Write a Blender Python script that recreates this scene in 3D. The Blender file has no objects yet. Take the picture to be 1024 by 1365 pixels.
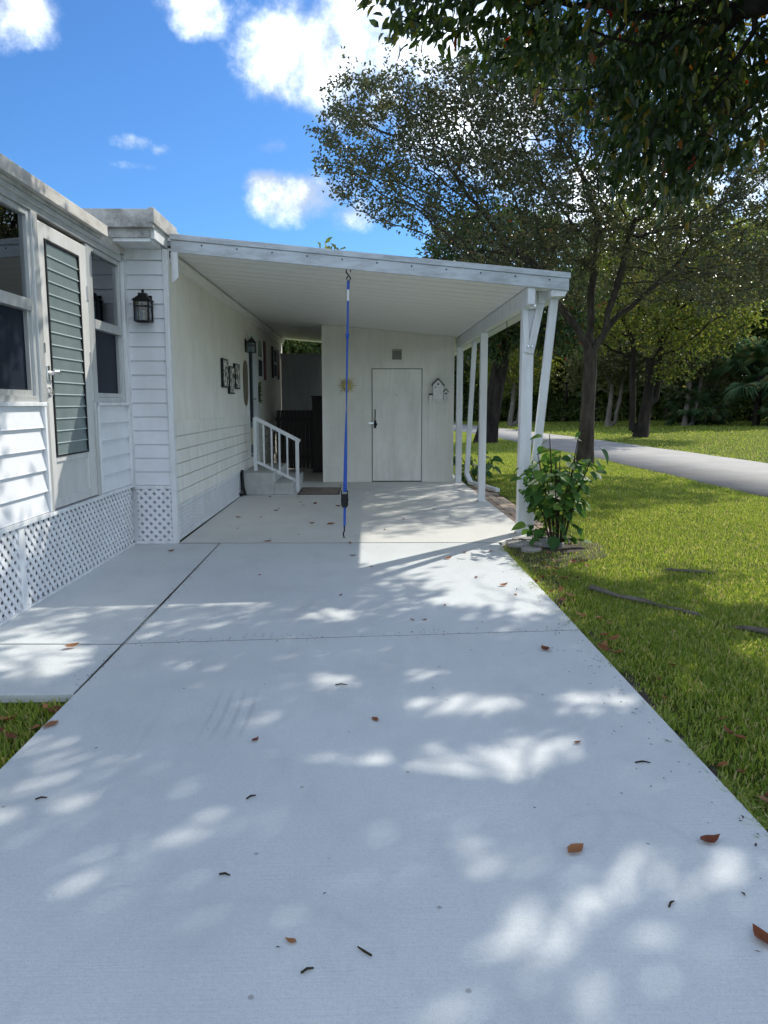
import bpy, math, random
import numpy as np
from mathutils import Vector, Matrix

random.seed(7)
RNG = np.random.default_rng(7)
rad = math.radians
scene = bpy.context.scene
COL = scene.collection

# ------------------------------------------------------------------ camera
cam_d = bpy.data.cameras.new('camera')
cam_d.sensor_fit = 'HORIZONTAL'
cam_d.sensor_width = 36.0
cam_d.lens = 36.0 * 1025.0 / 1024.0
cam_d.clip_start = 0.05
cam_d.clip_end = 2000.0
cam = bpy.data.objects.new('camera', cam_d)
COL.objects.link(cam)
cam.location = (0, 0, 1.42)
cam.rotation_euler = (rad(90 - 8.024), 0, rad(-1.273))
scene.camera = cam

# ------------------------------------------------------------------ sky and sun
SUN_AZ, SUN_EL = rad(43), rad(39.4)
SDIR = Vector((math.cos(SUN_EL) * math.sin(SUN_AZ), math.cos(SUN_EL) * math.cos(SUN_AZ), math.sin(SUN_EL)))
SKY_STRENGTH = 0.15
SUN_STRENGTH = 2.0
EXPOSURE = 1.29

world = bpy.data.worlds.new('World')
scene.world = world
world.use_nodes = True


def build_world():
    nt = world.node_tree
    N, L = nt.nodes, nt.links
    N.clear()

    def math_(op, a, b=None, c=None):
        n = N.new('ShaderNodeMath')
        n.operation = op
        for i, v in enumerate((a, b, c)):
            if v is None:
                continue
            if isinstance(v, (int, float)):
                n.inputs[i].default_value = v
            else:
                L.new(v, n.inputs[i])
        return n.outputs[0]

    out = N.new('ShaderNodeOutputWorld')
    bg = N.new('ShaderNodeBackground')
    bg.inputs['Strength'].default_value = SKY_STRENGTH
    sky = N.new('ShaderNodeTexSky')
    sky.sky_type = 'NISHITA'
    sky.sun_disc = False
    sky.sun_elevation = SUN_EL
    sky.sun_rotation = SUN_AZ
    sky.altitude = 0
    sky.air_density = 1.0
    sky.dust_density = 0.4
    sky.ozone_density = 2.5
    hs = N.new('ShaderNodeMix')      # the deep blue of the photograph's clear air
    hs.data_type = 'RGBA'
    hs.blend_type = 'MULTIPLY'
    hs.inputs['Factor'].default_value = 1.0
    hs.inputs['B'].default_value = (.175, .305, .445, 1)
    L.new(sky.outputs[0], hs.inputs['A'])
    tc = N.new('ShaderNodeTexCoord')
    sep = N.new('ShaderNodeSeparateXYZ')
    L.new(tc.outputs['Generated'], sep.inputs[0])
    az = math_('ARCTAN2', sep.outputs[0], sep.outputs[1])
    el = math_('ARCSINE', sep.outputs[2])
    # warped coordinates so that the cloud edges break up
    n1 = N.new('ShaderNodeTexNoise')
    n1.inputs['Scale'].default_value = 9.0
    n1.inputs['Detail'].default_value = 9.0
    n1.inputs['Roughness'].default_value = 0.62
    L.new(tc.outputs['Generated'], n1.inputs['Vector'])
    n2 = N.new('ShaderNodeTexNoise')
    n2.inputs['Scale'].default_value = 3.2
    n2.inputs['Detail'].default_value = 6.0
    n2.inputs['Roughness'].default_value = 0.55
    L.new(tc.outputs['Generated'], n2.inputs['Vector'])
    nz = math_('MULTIPLY', math_('SUBTRACT', n1.outputs['Fac'], 0.46), 4.2)
    total = None
    # (azimuth, elevation, half width, half height) in degrees, weight: the cumulus in view and some all round
    clouds = [(-2.5, 22.6, 7.2, 4.6, 1.05), (3.5, 24.0, 7.0, 5.0, 1.0), (-5.6, 21.6, 3.6, 2.6, .9), (9.0, 20.0, 7.0, 6.0, .9),
              (-4.2, 14.2, 4.2, 1.9, .95), (-1.0, 13.2, 2.6, 1.3, .8), (-6.8, 15.0, 2.2, 1.1, .8), (-6.6, 17.4, 1.6, .8, .62),
              (-11.3, 24.4, 2.6, 1.5, .8), (-12.6, 25.2, 2.0, 1.2, .7), (-22.8, 23.4, 3.4, 2.2, .8), (-16.0, 16.9, 1.6, .5, .42), (-14.1, 16.6, .9, .5, .42),
              (-15.8, 15.5, 2.4, .35, .34), (16.0, 12.0, 9.0, 5.0, .9), (25.0, 18.0, 8.0, 6.0, .9)]
    for a, e, w, h, wt in clouds:
        u = math_('MULTIPLY', math_('SUBTRACT', az, rad(a)), 1 / rad(w))
        v = math_('MULTIPLY', math_('SUBTRACT', el, rad(e)), 1 / rad(h))
        d = math_('ADD', math_('MULTIPLY', u, u), math_('MULTIPLY', v, v))
        m = math_('MULTIPLY', math_('SUBTRACT', 1.0, d), wt)
        total = m if total is None else math_('MAXIMUM', total, m)
    total = math_('MAXIMUM', total, -1.2)
    # scattered cumulus added over the unseen sky as neutral fill for the shade
    pv = N.new('ShaderNodeVectorMath')
    pv.operation = 'DIVIDE'
    zz = math_('ADD', math_('MAXIMUM', sep.outputs[2], 0.0), 0.28)
    cz = N.new('ShaderNodeCombineXYZ')
    for i in range(3):
        L.new(zz, cz.inputs[i])
    L.new(tc.outputs['Generated'], pv.inputs[0])
    L.new(cz.outputs[0], pv.inputs[1])
    n3 = N.new('ShaderNodeTexNoise')
    n3.inputs['Scale'].default_value = 1.7
    n3.inputs['Detail'].default_value = 3.0
    L.new(pv.outputs[0], n3.inputs['Vector'])
    du = math_('MULTIPLY', math_('SUBTRACT', az, rad(-13)), 1 / rad(24))
    dv = math_('MULTIPLY', math_('SUBTRACT', el, rad(17)), 1 / rad(15))
    dist = math_('SQRT', math_('ADD', math_('MULTIPLY', du, du), math_('MULTIPLY', dv, dv)))
    far = N.new('ShaderNodeMapRange')
    far.inputs['From Min'].default_value = 1.0
    far.inputs['From Max'].default_value = 1.5
    far.inputs['To Min'].default_value = -2.2
    far.inputs['To Max'].default_value = 0.0
    L.new(dist, far.inputs['Value'])
    scat = math_('ADD', math_('MULTIPLY', math_('SUBTRACT', n3.outputs['Fac'], 0.42), 7.0), far.outputs[0])
    total = math_('MAXIMUM', total, math_('MINIMUM', scat, 1.0))
    dens = math_('ADD', total, nz)
    mr = N.new('ShaderNodeMapRange')
    mr.interpolation_type = 'SMOOTHSTEP'
    L.new(dens, mr.inputs['Value'])
    mr.inputs['From Min'].default_value = 0.05
    mr.inputs['From Max'].default_value = 1.6
    # light and grey inside the cloud
    ramp = N.new('ShaderNodeMapRange')
    L.new(math_('MULTIPLY', math_('ADD', n2.outputs['Fac'], n1.outputs['Fac']), .5), ramp.inputs['Value'])
    ramp.inputs['From Min'].default_value = 0.43
    ramp.inputs['From Max'].default_value = 0.60
    ramp.inputs['To Min'].default_value = 2.2
    ramp.inputs['To Max'].default_value = 8.5
    cc = N.new('ShaderNodeVectorMath')
    cc.operation = 'SCALE'
    cc.inputs[0].default_value = (0.94, 1.0, 1.06)
    L.new(ramp.outputs[0], cc.inputs['Scale'])
    mix = N.new('ShaderNodeMix')
    mix.data_type = 'RGBA'
    L.new(math_('MULTIPLY', mr.outputs[0], 0.93), mix.inputs['Factor'])
    L.new(hs.outputs['Result'], mix.inputs['A'])
    L.new(cc.outputs[0], mix.inputs['B'])
    L.new(mix.outputs['Result'], bg.inputs['Color'])
    L.new(bg.outputs[0], out.inputs[0])


build_world()
sun_d = bpy.data.lights.new('sun', 'SUN')
sun_d.energy = SUN_STRENGTH
sun_d.angle = rad(0.53)
sun_d.color = (1.0, 0.94, 0.84)
sun = bpy.data.objects.new('sun', sun_d)
COL.objects.link(sun)
sun.rotation_euler = SDIR.to_track_quat('Z', 'Y').to_euler()
sun.location = (12, 12, 14)

vs = scene.view_settings
vs.view_transform = 'Standard'
vs.look = 'None'
vs.gamma = 1.0
vs.exposure = EXPOSURE
vs.use_curve_mapping = False
scene.render.engine = 'CYCLES'
scene.cycles.use_denoising = True
scene.cycles.max_bounces = 8
scene.cycles.transparent_max_bounces = 12
scene.cycles.sample_clamp_indirect = 6.0


# ------------------------------------------------------------------ materials
def new_mat(name):
    m = bpy.data.materials.new(name)
    m.use_nodes = True
    nt = m.node_tree
    return m, nt, nt.nodes['Principled BSDF']


def noise(nt, scale, detail=5, rough=.55, coord='Object', stretch=None):
    tc = nt.nodes.new('ShaderNodeTexCoord')
    n = nt.nodes.new('ShaderNodeTexNoise')
    n.inputs['Scale'].default_value = scale
    n.inputs['Detail'].default_value = detail
    n.inputs['Roughness'].default_value = rough
    if coord == 'World':
        g = nt.nodes.new('ShaderNodeNewGeometry')
        src = g.outputs['Position']
    else:
        src = tc.outputs[coord]
    if stretch:
        mp = nt.nodes.new('ShaderNodeMapping')
        mp.inputs['Scale'].default_value = stretch
        nt.links.new(src, mp.inputs['Vector'])
        src = mp.outputs[0]
    nt.links.new(src, n.inputs['Vector'])
    return n.outputs['Fac']


def rng_map(nt, v, a, b, c=0., d=1.):
    m = nt.nodes.new('ShaderNodeMapRange')
    m.inputs['From Min'].default_value = a
    m.inputs['From Max'].default_value = b
    m.inputs['To Min'].default_value = c
    m.inputs['To Max'].default_value = d
    nt.links.new(v, m.inputs['Value'])
    return m.outputs[0]


def mixc(nt, fac, a, b):
    m = nt.nodes.new('ShaderNodeMix')
    m.data_type = 'RGBA'
    for k, v in (('Factor', fac), ('A', a), ('B', b)):
        if isinstance(v, (int, float)):
            m.inputs[k].default_value = v
        elif isinstance(v, tuple):
            m.inputs[k].default_value = (*v, 1) if len(v) == 3 else v
        else:
            nt.links.new(v, m.inputs[k])
    return m.outputs['Result']


def bump(nt, bsdf, h, strength, dist=.01):
    b = nt.nodes.new('ShaderNodeBump')
    b.inputs['Strength'].default_value = strength
    b.inputs['Distance'].default_value = dist
    nt.links.new(h, b.inputs['Height'])
    nt.links.new(b.outputs[0], bsdf.inputs['Normal'])


def paint(name, col, rough=.5, dirt=None, dirt_amt=.35, var=.06, stretch=(6, 6, 1.2), metallic=0., bmp=.03, spec=.5, dscale=1.0):
    """Weathered paint or metal: slow tone variation, dirt patches and streaks, slight waviness."""
    m, nt, b = new_mat(name)
    n1 = noise(nt, 2.2 * dscale, 6, .6, 'World')
    c = mixc(nt, rng_map(nt, n1, .3, .7), tuple(x * (1 - var) for x in col), tuple(min(1, x * (1 + var)) for x in col))
    if dirt:
        n2 = noise(nt, 1.6 * dscale, 9, .7, 'World', stretch)
        c = mixc(nt, rng_map(nt, n2, .44, .66, 0, dirt_amt), c, dirt)
    nt.links.new(c, b.inputs['Base Color'])
    b.inputs['Roughness'].default_value = rough
    b.inputs['Metallic'].default_value = metallic
    b.inputs['Specular IOR Level'].default_value = spec
    if bmp:
        bump(nt, b, noise(nt, 14, 4, .6, 'World'), bmp, .02)
    return m


M = {}
M['white_siding'] = paint('white_siding', (.74, .76, .78), .42, (.5, .49, .46), .16, stretch=(3, 3, .8))
M['white_trim'] = paint('white_trim', (.76, .78, .79), .4, (.42, .40, .36), .4)
M['lattice'] = paint('lattice', (.80, .81, .83), .45, (.5, .47, .40), .3)
M['cream_wall'] = paint('cream_wall', (.80, .78, .71), .55, (.46, .44, .37), .16, stretch=(2, 2, .5))
M['cream_lap'] = paint('cream_lap', (.80, .79, .73), .5, (.42, .40, .33), .3)
M['fascia'] = paint('fascia', (.55, .60, .64), .45, (.20, .20, .19), .6, var=.1, stretch=(1.5, 1.5, 6))
M['roof_edge'] = paint('roof_edge', (.50, .49, .46), .5, (.12, .115, .10), .85, var=.15, stretch=(3, 3, 3))
M['porch_fascia'] = paint('porch_fascia', (.58, .56, .52), .5, (.25, .22, .19), .75, var=.12, stretch=(1, 1, 5))
M['ceiling'] = paint('ceiling', (.84, .83, .79), .45, None, var=.015, bmp=0)
M['shed'] = paint('shed', (.81, .79, .72), .55, (.46, .44, .38), .18, stretch=(5, 5, .5))
M['shed_door'] = paint('shed_door', (.82, .80, .74), .5, (.45, .43, .37), .3, stretch=(4, 4, .6))
M['post'] = paint('post', (.76, .78, .80), .4, (.4, .39, .35), .35, stretch=(5, 5, .8))
M['aluminium'] = paint('aluminium', (.62, .63, .62), .38, (.35, .33, .30), .4, metallic=.55, stretch=(5, 5, .6))
M['door_alu'] = paint('door_alu', (.70, .70, .68), .42, (.45, .42, .37), .35, metallic=.25, stretch=(5, 5, .6))
M['chrome'] = paint('chrome', (.7, .7, .7), .22, None, metallic=1.0, bmp=0)
M['black_metal'] = paint('black_metal', (.010, .0095, .011), .5, None, var=.2, bmp=.1, spec=.3)
M['steps'] = paint('steps', (.50, .52, .50), .7, (.3, .29, .26), .5, stretch=(3, 3, 3))
M['dark_wood'] = paint('dark_wood', (.030, .022, .018), .6, (.06, .05, .04), .5)
M['grey_panel'] = paint('grey_panel', (.30, .33, .37), .6, (.2, .2, .2), .3)
M['teal_door'] = paint('teal_door', (.06, .12, .14), .4, (.03, .05, .05), .3)
M['red'] = paint('red', (.16, .016, .022), .5, (.06, .01, .01), .4)
M['pale_glass'] = paint('pale_glass', (.30, .38, .33), .2, None, bmp=0)
M['card'] = paint('card', (.60, .56, .40), .6, None)
M['khaki'] = paint('khaki', (.16, .14, .09), .6, (.09, .07, .05), .6, dscale=3)
M['skirt_back'] = paint('skirt_back', (.34, .38, .44), .7, None)
M['lit_edge_glass'] = paint('lit_edge_glass', (.42, .50, .50), .25, None, bmp=0)  # paler glass tone, light on the louver edges put into the colour
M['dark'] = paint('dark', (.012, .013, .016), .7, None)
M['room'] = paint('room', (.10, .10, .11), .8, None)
M['joint'] = paint('joint', (.085, .08, .072), .95, None)
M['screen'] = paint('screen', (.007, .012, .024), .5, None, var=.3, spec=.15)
M['blue_strap'] = paint('blue_strap', (.008, .075, .40), .6, (.01, .03, .2), .4, dscale=8)
M['white_strap'] = paint('white_strap', (.7, .72, .75), .6, None)
M['yellow_sun'] = paint('yellow_sun', (.52, .44, .14), .5, (.3, .22, .06), .5, dscale=6)
M['birdhouse'] = paint('birdhouse', (.84, .83, .80), .6, (.4, .35, .28), .4, dscale=6)
M['birdroof'] = paint('birdroof', (.06, .05, .045), .7, None)
M['vent'] = paint('vent', (.32, .31, .27), .6, None)
M['stone'] = paint('stone', (.34, .33, .31), .85, (.13, .12, .10), .7, var=.25, bmp=.5, dscale=5)
M['soil'] = paint('soil', (.045, .034, .024), .95, (.09, .07, .05), .5, bmp=.6, dscale=6)
M['shingle'] = paint('shingle', (.40, .40, .39), .8, (.2, .2, .19), .5)
M['rug'] = None


def concrete(name, tone=(.665, .70, .695)):
    m, nt, b = new_mat(name)
    big = noise(nt, .55, 6, .6, 'World')
    mid = noise(nt, 3.5, 8, .65, 'World', (1, .55, 1))
    fine = noise(nt, 240, 3, .7, 'World')
    grit = noise(nt, 70, 6, .7, 'World')
    broom = noise(nt, 60, 3, .6, 'World', (.05, 1.6, 1))
    c = mixc(nt, rng_map(nt, big, .3, .72), tuple(x * .88 for x in tone), tuple(x * 1.06 for x in tone))
    c = mixc(nt, rng_map(nt, mid, .48, .74, 0, .34), c, tuple(x * .68 for x in tone))
    c = mixc(nt, rng_map(nt, grit, .30, .75, .0, .5), tuple(x * 0.80 for x in tone), c) if False else c
    c = mixc(nt, rng_map(nt, grit, .40, .72, .0, .42), c, tuple(x * .72 for x in tone))
    c = mixc(nt, rng_map(nt, fine, .55, .72, 0, .8), c, tuple(x * .5 for x in tone))
    c = mixc(nt, rng_map(nt, fine, .36, .24, 0, .55), c, tuple(min(.9, x * 1.35) for x in tone))
    # a few round rust coloured and dark spots
    g = nt.nodes.new('ShaderNodeNewGeometry')
    vo = nt.nodes.new('ShaderNodeTexVoronoi')
    vo.inputs['Scale'].default_value = 5.5
    nt.links.new(g.outputs['Position'], vo.inputs['Vector'])
    c = mixc(nt, rng_map(nt, vo.outputs['Distance'], .055, .03, 0, .55), c, (.16, .14, .12))
    # tyre scuff: thin arcs left by a turning wheel, bounded patch
    sx = nt.nodes.new('ShaderNodeSeparateXYZ')
    nt.links.new(g.outputs['Position'], sx.inputs[0])

    def patch(cx_, cy_, w, h, lines, amt, bend, cc):
        nonlocal c

        def mm(op, a, b_=None):
            n = nt.nodes.new('ShaderNodeMath')
            n.operation = op
            for i, v in enumerate((a, b_)):
                if v is None:
                    continue
                if isinstance(v, (int, float)):
                    n.inputs[i].default_value = v
                else:
                    nt.links.new(v, n.inputs[i])
            return n.outputs[0]
        dy = mm('SUBTRACT', sx.outputs[1], cy_)
        dx = mm('SUBTRACT', mm('SUBTRACT', sx.outputs[0], cx_), mm('MULTIPLY', mm('MULTIPLY', dy, dy), bend))
        inside = mm('MULTIPLY', rng_map(nt, mm('ABSOLUTE', dx), w, w * .85, 0, 1), rng_map(nt, mm('ABSOLUTE', dy), h, h * .3, 0, 1))
        ln = rng_map(nt, mm('SINE', mm('MULTIPLY', dx, lines)), .1, .8, 0, 1)
        f = mm('MULTIPLY', mm('MULTIPLY', inside, ln), mm('MULTIPLY', rng_map(nt, grit, .3, .6, .3, 1), amt))
        c = mixc(nt, f, c, cc)
    patch(-.62, 3.42, .115, .34, 105., .30, -.12, (.24, .24, .25))
    patch(-.98, 3.2, .05, .5, 95., .07, -.1, (.2, .2, .2))
    patch(-.66, 4.62, .11, .08, 118., .28, 0, (.25, .25, .25))
    # faint rings and a long drip stain left by pots and water
    for (qx, qy, qr, wd, am) in ((.83, 2.28, .23, .022, .10), (.52, 2.52, .30, .03, .10), (-.35, 1.55, .5, .03, .10), (-1.0, 5.4, .35, .04, .08)):
        vd = nt.nodes.new('ShaderNodeVectorMath')
        vd.operation = 'DISTANCE'
        vd.inputs[1].default_value = (qx, qy, 0)
        nt.links.new(g.outputs['Position'], vd.inputs[0])
        sb = nt.nodes.new('ShaderNodeMath')
        sb.operation = 'SUBTRACT'
        nt.links.new(vd.outputs['Value'], sb.inputs[0])
        sb.inputs[1].default_value = qr
        ab = nt.nodes.new('ShaderNodeMath')
        ab.operation = 'ABSOLUTE'
        nt.links.new(sb.outputs[0], ab.inputs[0])
        f = rng_map(nt, ab.outputs[0], wd, 0, 0, am)
        mu = nt.nodes.new('ShaderNodeMath')
        mu.operation = 'MULTIPLY'
        nt.links.new(f, mu.inputs[0])
        nt.links.new(rng_map(nt, mid, .35, .6), mu.inputs[1])
        c = mixc(nt, mu.outputs[0], c, (.25, .25, .25))
    nt.links.new(c, b.inputs['Base Color'])
    b.inputs['Roughness'].default_value = .82
    b.inputs['Specular IOR Level'].default_value = .3
    s = nt.nodes.new('ShaderNodeMath')
    s.operation = 'ADD'
    nt.links.new(broom, s.inputs[0])
    nt.links.new(grit, s.inputs[1])
    bump(nt, b, s.outputs[0], .38, .006)
    return m


M['concrete'] = concrete('concrete')
M['concrete_in'] = concrete('concrete_in', (.73, .73, .69))


def asphalt():
    m, nt, b = new_mat('road_surface')
    c = mixc(nt, rng_map(nt, noise(nt, 1.2, 8, .65, 'World'), .3, .7), (.27, .26, .245), (.36, .35, .33))
    c = mixc(nt, rng_map(nt, noise(nt, 60, 4, .7, 'World'), .5, .75, 0, .5), c, (.12, .12, .12))
    nt.links.new(c, b.inputs['Base Color'])
    b.inputs['Roughness'].default_value = .85
    bump(nt, b, noise(nt, 90, 4, .7, 'World'), .3, .01)
    return m


M['road'] = asphalt()


def lawn_mat():
    m, nt, b = new_mat('lawn_ground')
    n1 = noise(nt, .5, 6, .6, 'World')
    n2 = noise(nt, 9, 8, .7, 'World')
    n3 = noise(nt, 60, 5, .7, 'World')
    g = mixc(nt, rng_map(nt, n1, .35, .65), (.085, .12, .018), (.14, .17, .028))
    g = mixc(nt, rng_map(nt, n3, .4, .7, 0, .6), g, (.045, .065, .012))
    g = mixc(nt, rng_map(nt, n2, .56, .72, 0, .55), g, (.075, .060, .030))
    nt.links.new(g, b.inputs['Base Color'])
    b.inputs['Roughness'].default_value = .95
    b.inputs['Specular IOR Level'].default_value = .1
    bump(nt, b, n3, .8, .05)
    return m


M['lawn'] = lawn_mat()


def leaf_mat(name, stops, trans=.4, tcol=None, rough=.45, spec=.4, rnd='island'):
    """Foliage: each leaf takes its own colour, some light passes through."""
    m, nt, b = new_mat(name)
    geo = nt.nodes.new('ShaderNodeNewGeometry')
    r = nt.nodes.new('ShaderNodeValToRGB')
    r.color_ramp.interpolation = 'LINEAR'
    els = r.color_ramp.elements
    while len(els) < len(stops):
        els.new(.5)
    for e, (p, c) in zip(els, stops):
        e.position = p
        e.color = (*c, 1)
    if rnd == 'object':
        geo = nt.nodes.new('ShaderNodeObjectInfo')
        nt.links.new(geo.outputs['Random'], r.inputs[0])
    else:
        nt.links.new(geo.outputs['Random Per Island'], r.inputs[0])
    nt.links.new(r.outputs[0], b.inputs['Base Color'])
    b.inputs['Roughness'].default_value = rough
    b.inputs['Specular IOR Level'].default_value = spec
    tr = nt.nodes.new('ShaderNodeBsdfTranslucent')
    hs = nt.nodes.new('ShaderNodeHueSaturation')
    hs.inputs['Hue'].default_value = .485
    hs.inputs['Saturation'].default_value = 1.1
    hs.inputs['Value'].default_value = 1.9
    nt.links.new(r.outputs[0], hs.inputs['Color'])
    nt.links.new(hs.outputs[0], tr.inputs[0])
    mx = nt.nodes.new('ShaderNodeMixShader')
    mx.inputs[0].default_value = trans
    nt.links.new(b.outputs[0], mx.inputs[1])
    nt.links.new(tr.outputs[0], mx.inputs[2])
    nt.links.new(mx.outputs[0], nt.nodes['Material Output'].inputs[0])
    return m


M['oak_leaf'] = leaf_mat('oak_leaf', [(0, (0.0413, 0.0578, 0.0248)), (0.5, (0.0633, 0.0798, 0.033)), (0.9, (0.0963, 0.1073, 0.0413)), (1, (0.1513, 0.1169, 0.0413))], .28, rough=.42, spec=.55)
M['near_leaf'] = leaf_mat('near_leaf', [(0, (.018, .036, .012)), (.6, (.030, .055, .014)), (.90, (.050, .075, .016)), (.972, (.15, .13, .02)), (.990, (.18, .08, .02)), (1, (.22, .03, .02))], .42, rough=.36, spec=.5)
M['mango_leaf'] = leaf_mat('mango_leaf', [(0, (0.0248, 0.0552, 0.0193)), (0.7, (0.0483, 0.0828, 0.0248)), (0.93, (0.0828, 0.1104, 0.0276)), (1, (0.2346, 0.0621, 0.0276))], .3)
M['wood_leaf'] = leaf_mat('wood_leaf', [(0, (0.0621, 0.105, 0.0334)), (0.6, (0.1147, 0.1671, 0.0478)), (1, (0.215, 0.2389, 0.0716))], .5)
M['pale_leaf'] = leaf_mat('pale_leaf', [(0, (0.0805, 0.0978, 0.0403)), (0.6, (0.1265, 0.138, 0.0575)), (1, (0.184, 0.184, 0.0805))], .4)
M['lime_leaf'] = leaf_mat('lime_leaf', [(0, (0.0759, 0.1138, 0.0253)), (0.6, (0.1265, 0.1644, 0.0316)), (1, (0.2024, 0.1898, 0.0506))], .45)
M['palm_leaf'] = leaf_mat('palm_leaf', [(0, (0.0737, 0.1448, 0.0737)), (0.7, (0.1184, 0.1975, 0.0922)), (1, (0.2633, 0.237, 0.1053))], .25)
M['shrub_leaf'] = leaf_mat('shrub_leaf', [(0, (0.0338, 0.0979, 0.0236)), (0.6, (0.054, 0.135, 0.0304)), (1, (0.1098, 0.1941, 0.0371))], .30, rough=.55, spec=.22, rnd='object')
M['grass'] = leaf_mat('grass', [(0, (0.1064, 0.1848, 0.0314)), (0.45, (0.2016, 0.2856, 0.047)), (0.8, (0.3192, 0.3696, 0.0784)), (0.94, (0.4256, 0.3808, 0.1568)), (1, (0.4928, 0.4256, 0.224))], .45, rough=.55, spec=.25)
M['dry_leaf'] = leaf_mat('dry_leaf', [(0, (.15, .045, .018)), (.5, (.24, .085, .028)), (1, (.32, .15, .06))], .2, rough=.6, rnd='object')


def bark(name, a, b_, scale=4):
    m, nt, b = new_mat(name)
    n = noise(nt, scale, 9, .7, 'World', (1, 1, .3))
    c = mixc(nt, rng_map(nt, n, .35, .68), a, b_)
    c = mixc(nt, rng_map(nt, noise(nt, 1.6, 5, .6, 'World'), .55, .75, 0, .5), c, tuple(x * 1.5 for x in b_))
    nt.links.new(c, b.inputs['Base Color'])
    b.inputs['Roughness'].default_value = .92
    b.inputs['Specular IOR Level'].default_value = .15
    bump(nt, b, noise(nt, scale * 4, 8, .75, 'World', (1, 1, .28)), .9, .04)
    return m


M['oak_bark'] = bark('oak_bark', (.035, .029, .023), (.105, .092, .074), 7)
M['dark_bark'] = bark('dark_bark', (.014, .012, .011), (.055, .046, .038), 5)
M['pale_bark'] = bark('pale_bark', (.13, .115, .095), (.26, .23, .20), 5)
M['stem'] = bark('stem', (.045, .032, .02), (.10, .075, .045), 12)


def clear_glass(name, tint=(.62, .70, .72), spec=1.0):
    m, nt, b = new_mat(name)
    N, L = nt.nodes, nt.links
    fr = N.new('ShaderNodeFresnel')
    fr.inputs['IOR'].default_value = 1.95
    tr = N.new('ShaderNodeBsdfTransparent')
    tr.inputs[0].default_value = (*tint, 1)
    gl = N.new('ShaderNodeBsdfGlossy')
    gl.inputs['Roughness'].default_value = .012
    gl.inputs['Color'].default_value = (.95, .97, 1, 1)
    mx = N.new('ShaderNodeMixShader')
    L.new(fr.outputs[0], mx.inputs[0])
    L.new(tr.outputs[0], mx.inputs[1])
    L.new(gl.outputs[0], mx.inputs[2])
    L.new(mx.outputs[0], N['Material Output'].inputs[0])
    return m


M['glass'] = clear_glass('glass')
gm, gnt, gb = new_mat('obscure_glass')
gb.inputs['Base Color'].default_value = (.105, .155, .155, 1)
gb.inputs['Roughness'].default_value = .24
gb.inputs['Specular IOR Level'].default_value = .8
gnt.links.new(mixc(gnt, rng_map(gnt, noise(gnt, 3, 4, .6, 'World'), .3, .7), (.12, .16, .165), (.17, .215, .212)), gb.inputs['Base Color'])
bump(gnt, gb, noise(gnt, 90, 3, .6, 'World'), .25, .004)
M['louver_glass'] = gm


def leopard(name, a, b_, scale):
    m, nt, b = new_mat(name)
    n = noise(nt, scale, 3, .5, 'World')
    nt.links.new(mixc(nt, rng_map(nt, n, .47, .53), a, b_), b.inputs['Base Color'])
    b.inputs['Roughness'].default_value = .6
    return m


M['art'] = leopard('art_print', (.66, .64, .58), (.02, .02, .02), 14)
M['rug'] = leopard('rug_weave', (.16, .085, .07), (.24, .21, .19), 16)


def paver_mat():
    m, nt, b = new_mat('paver_clay')
    oi = nt.nodes.new('ShaderNodeObjectInfo')
    c = mixc(nt, oi.outputs['Random'], (.30, .22, .16), (.44, .36, .28))
    c = mixc(nt, rng_map(nt, noise(nt, 22, 6, .7, 'World'), .5, .75, 0, .5), c, (.18, .14, .11))
    nt.links.new(c, b.inputs['Base Color'])
    b.inputs['Roughness'].default_value = .9
    bump(nt, b, noise(nt, 80, 4, .7, 'World'), .4, .006)
    return m


M['paver'] = paver_mat()


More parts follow.
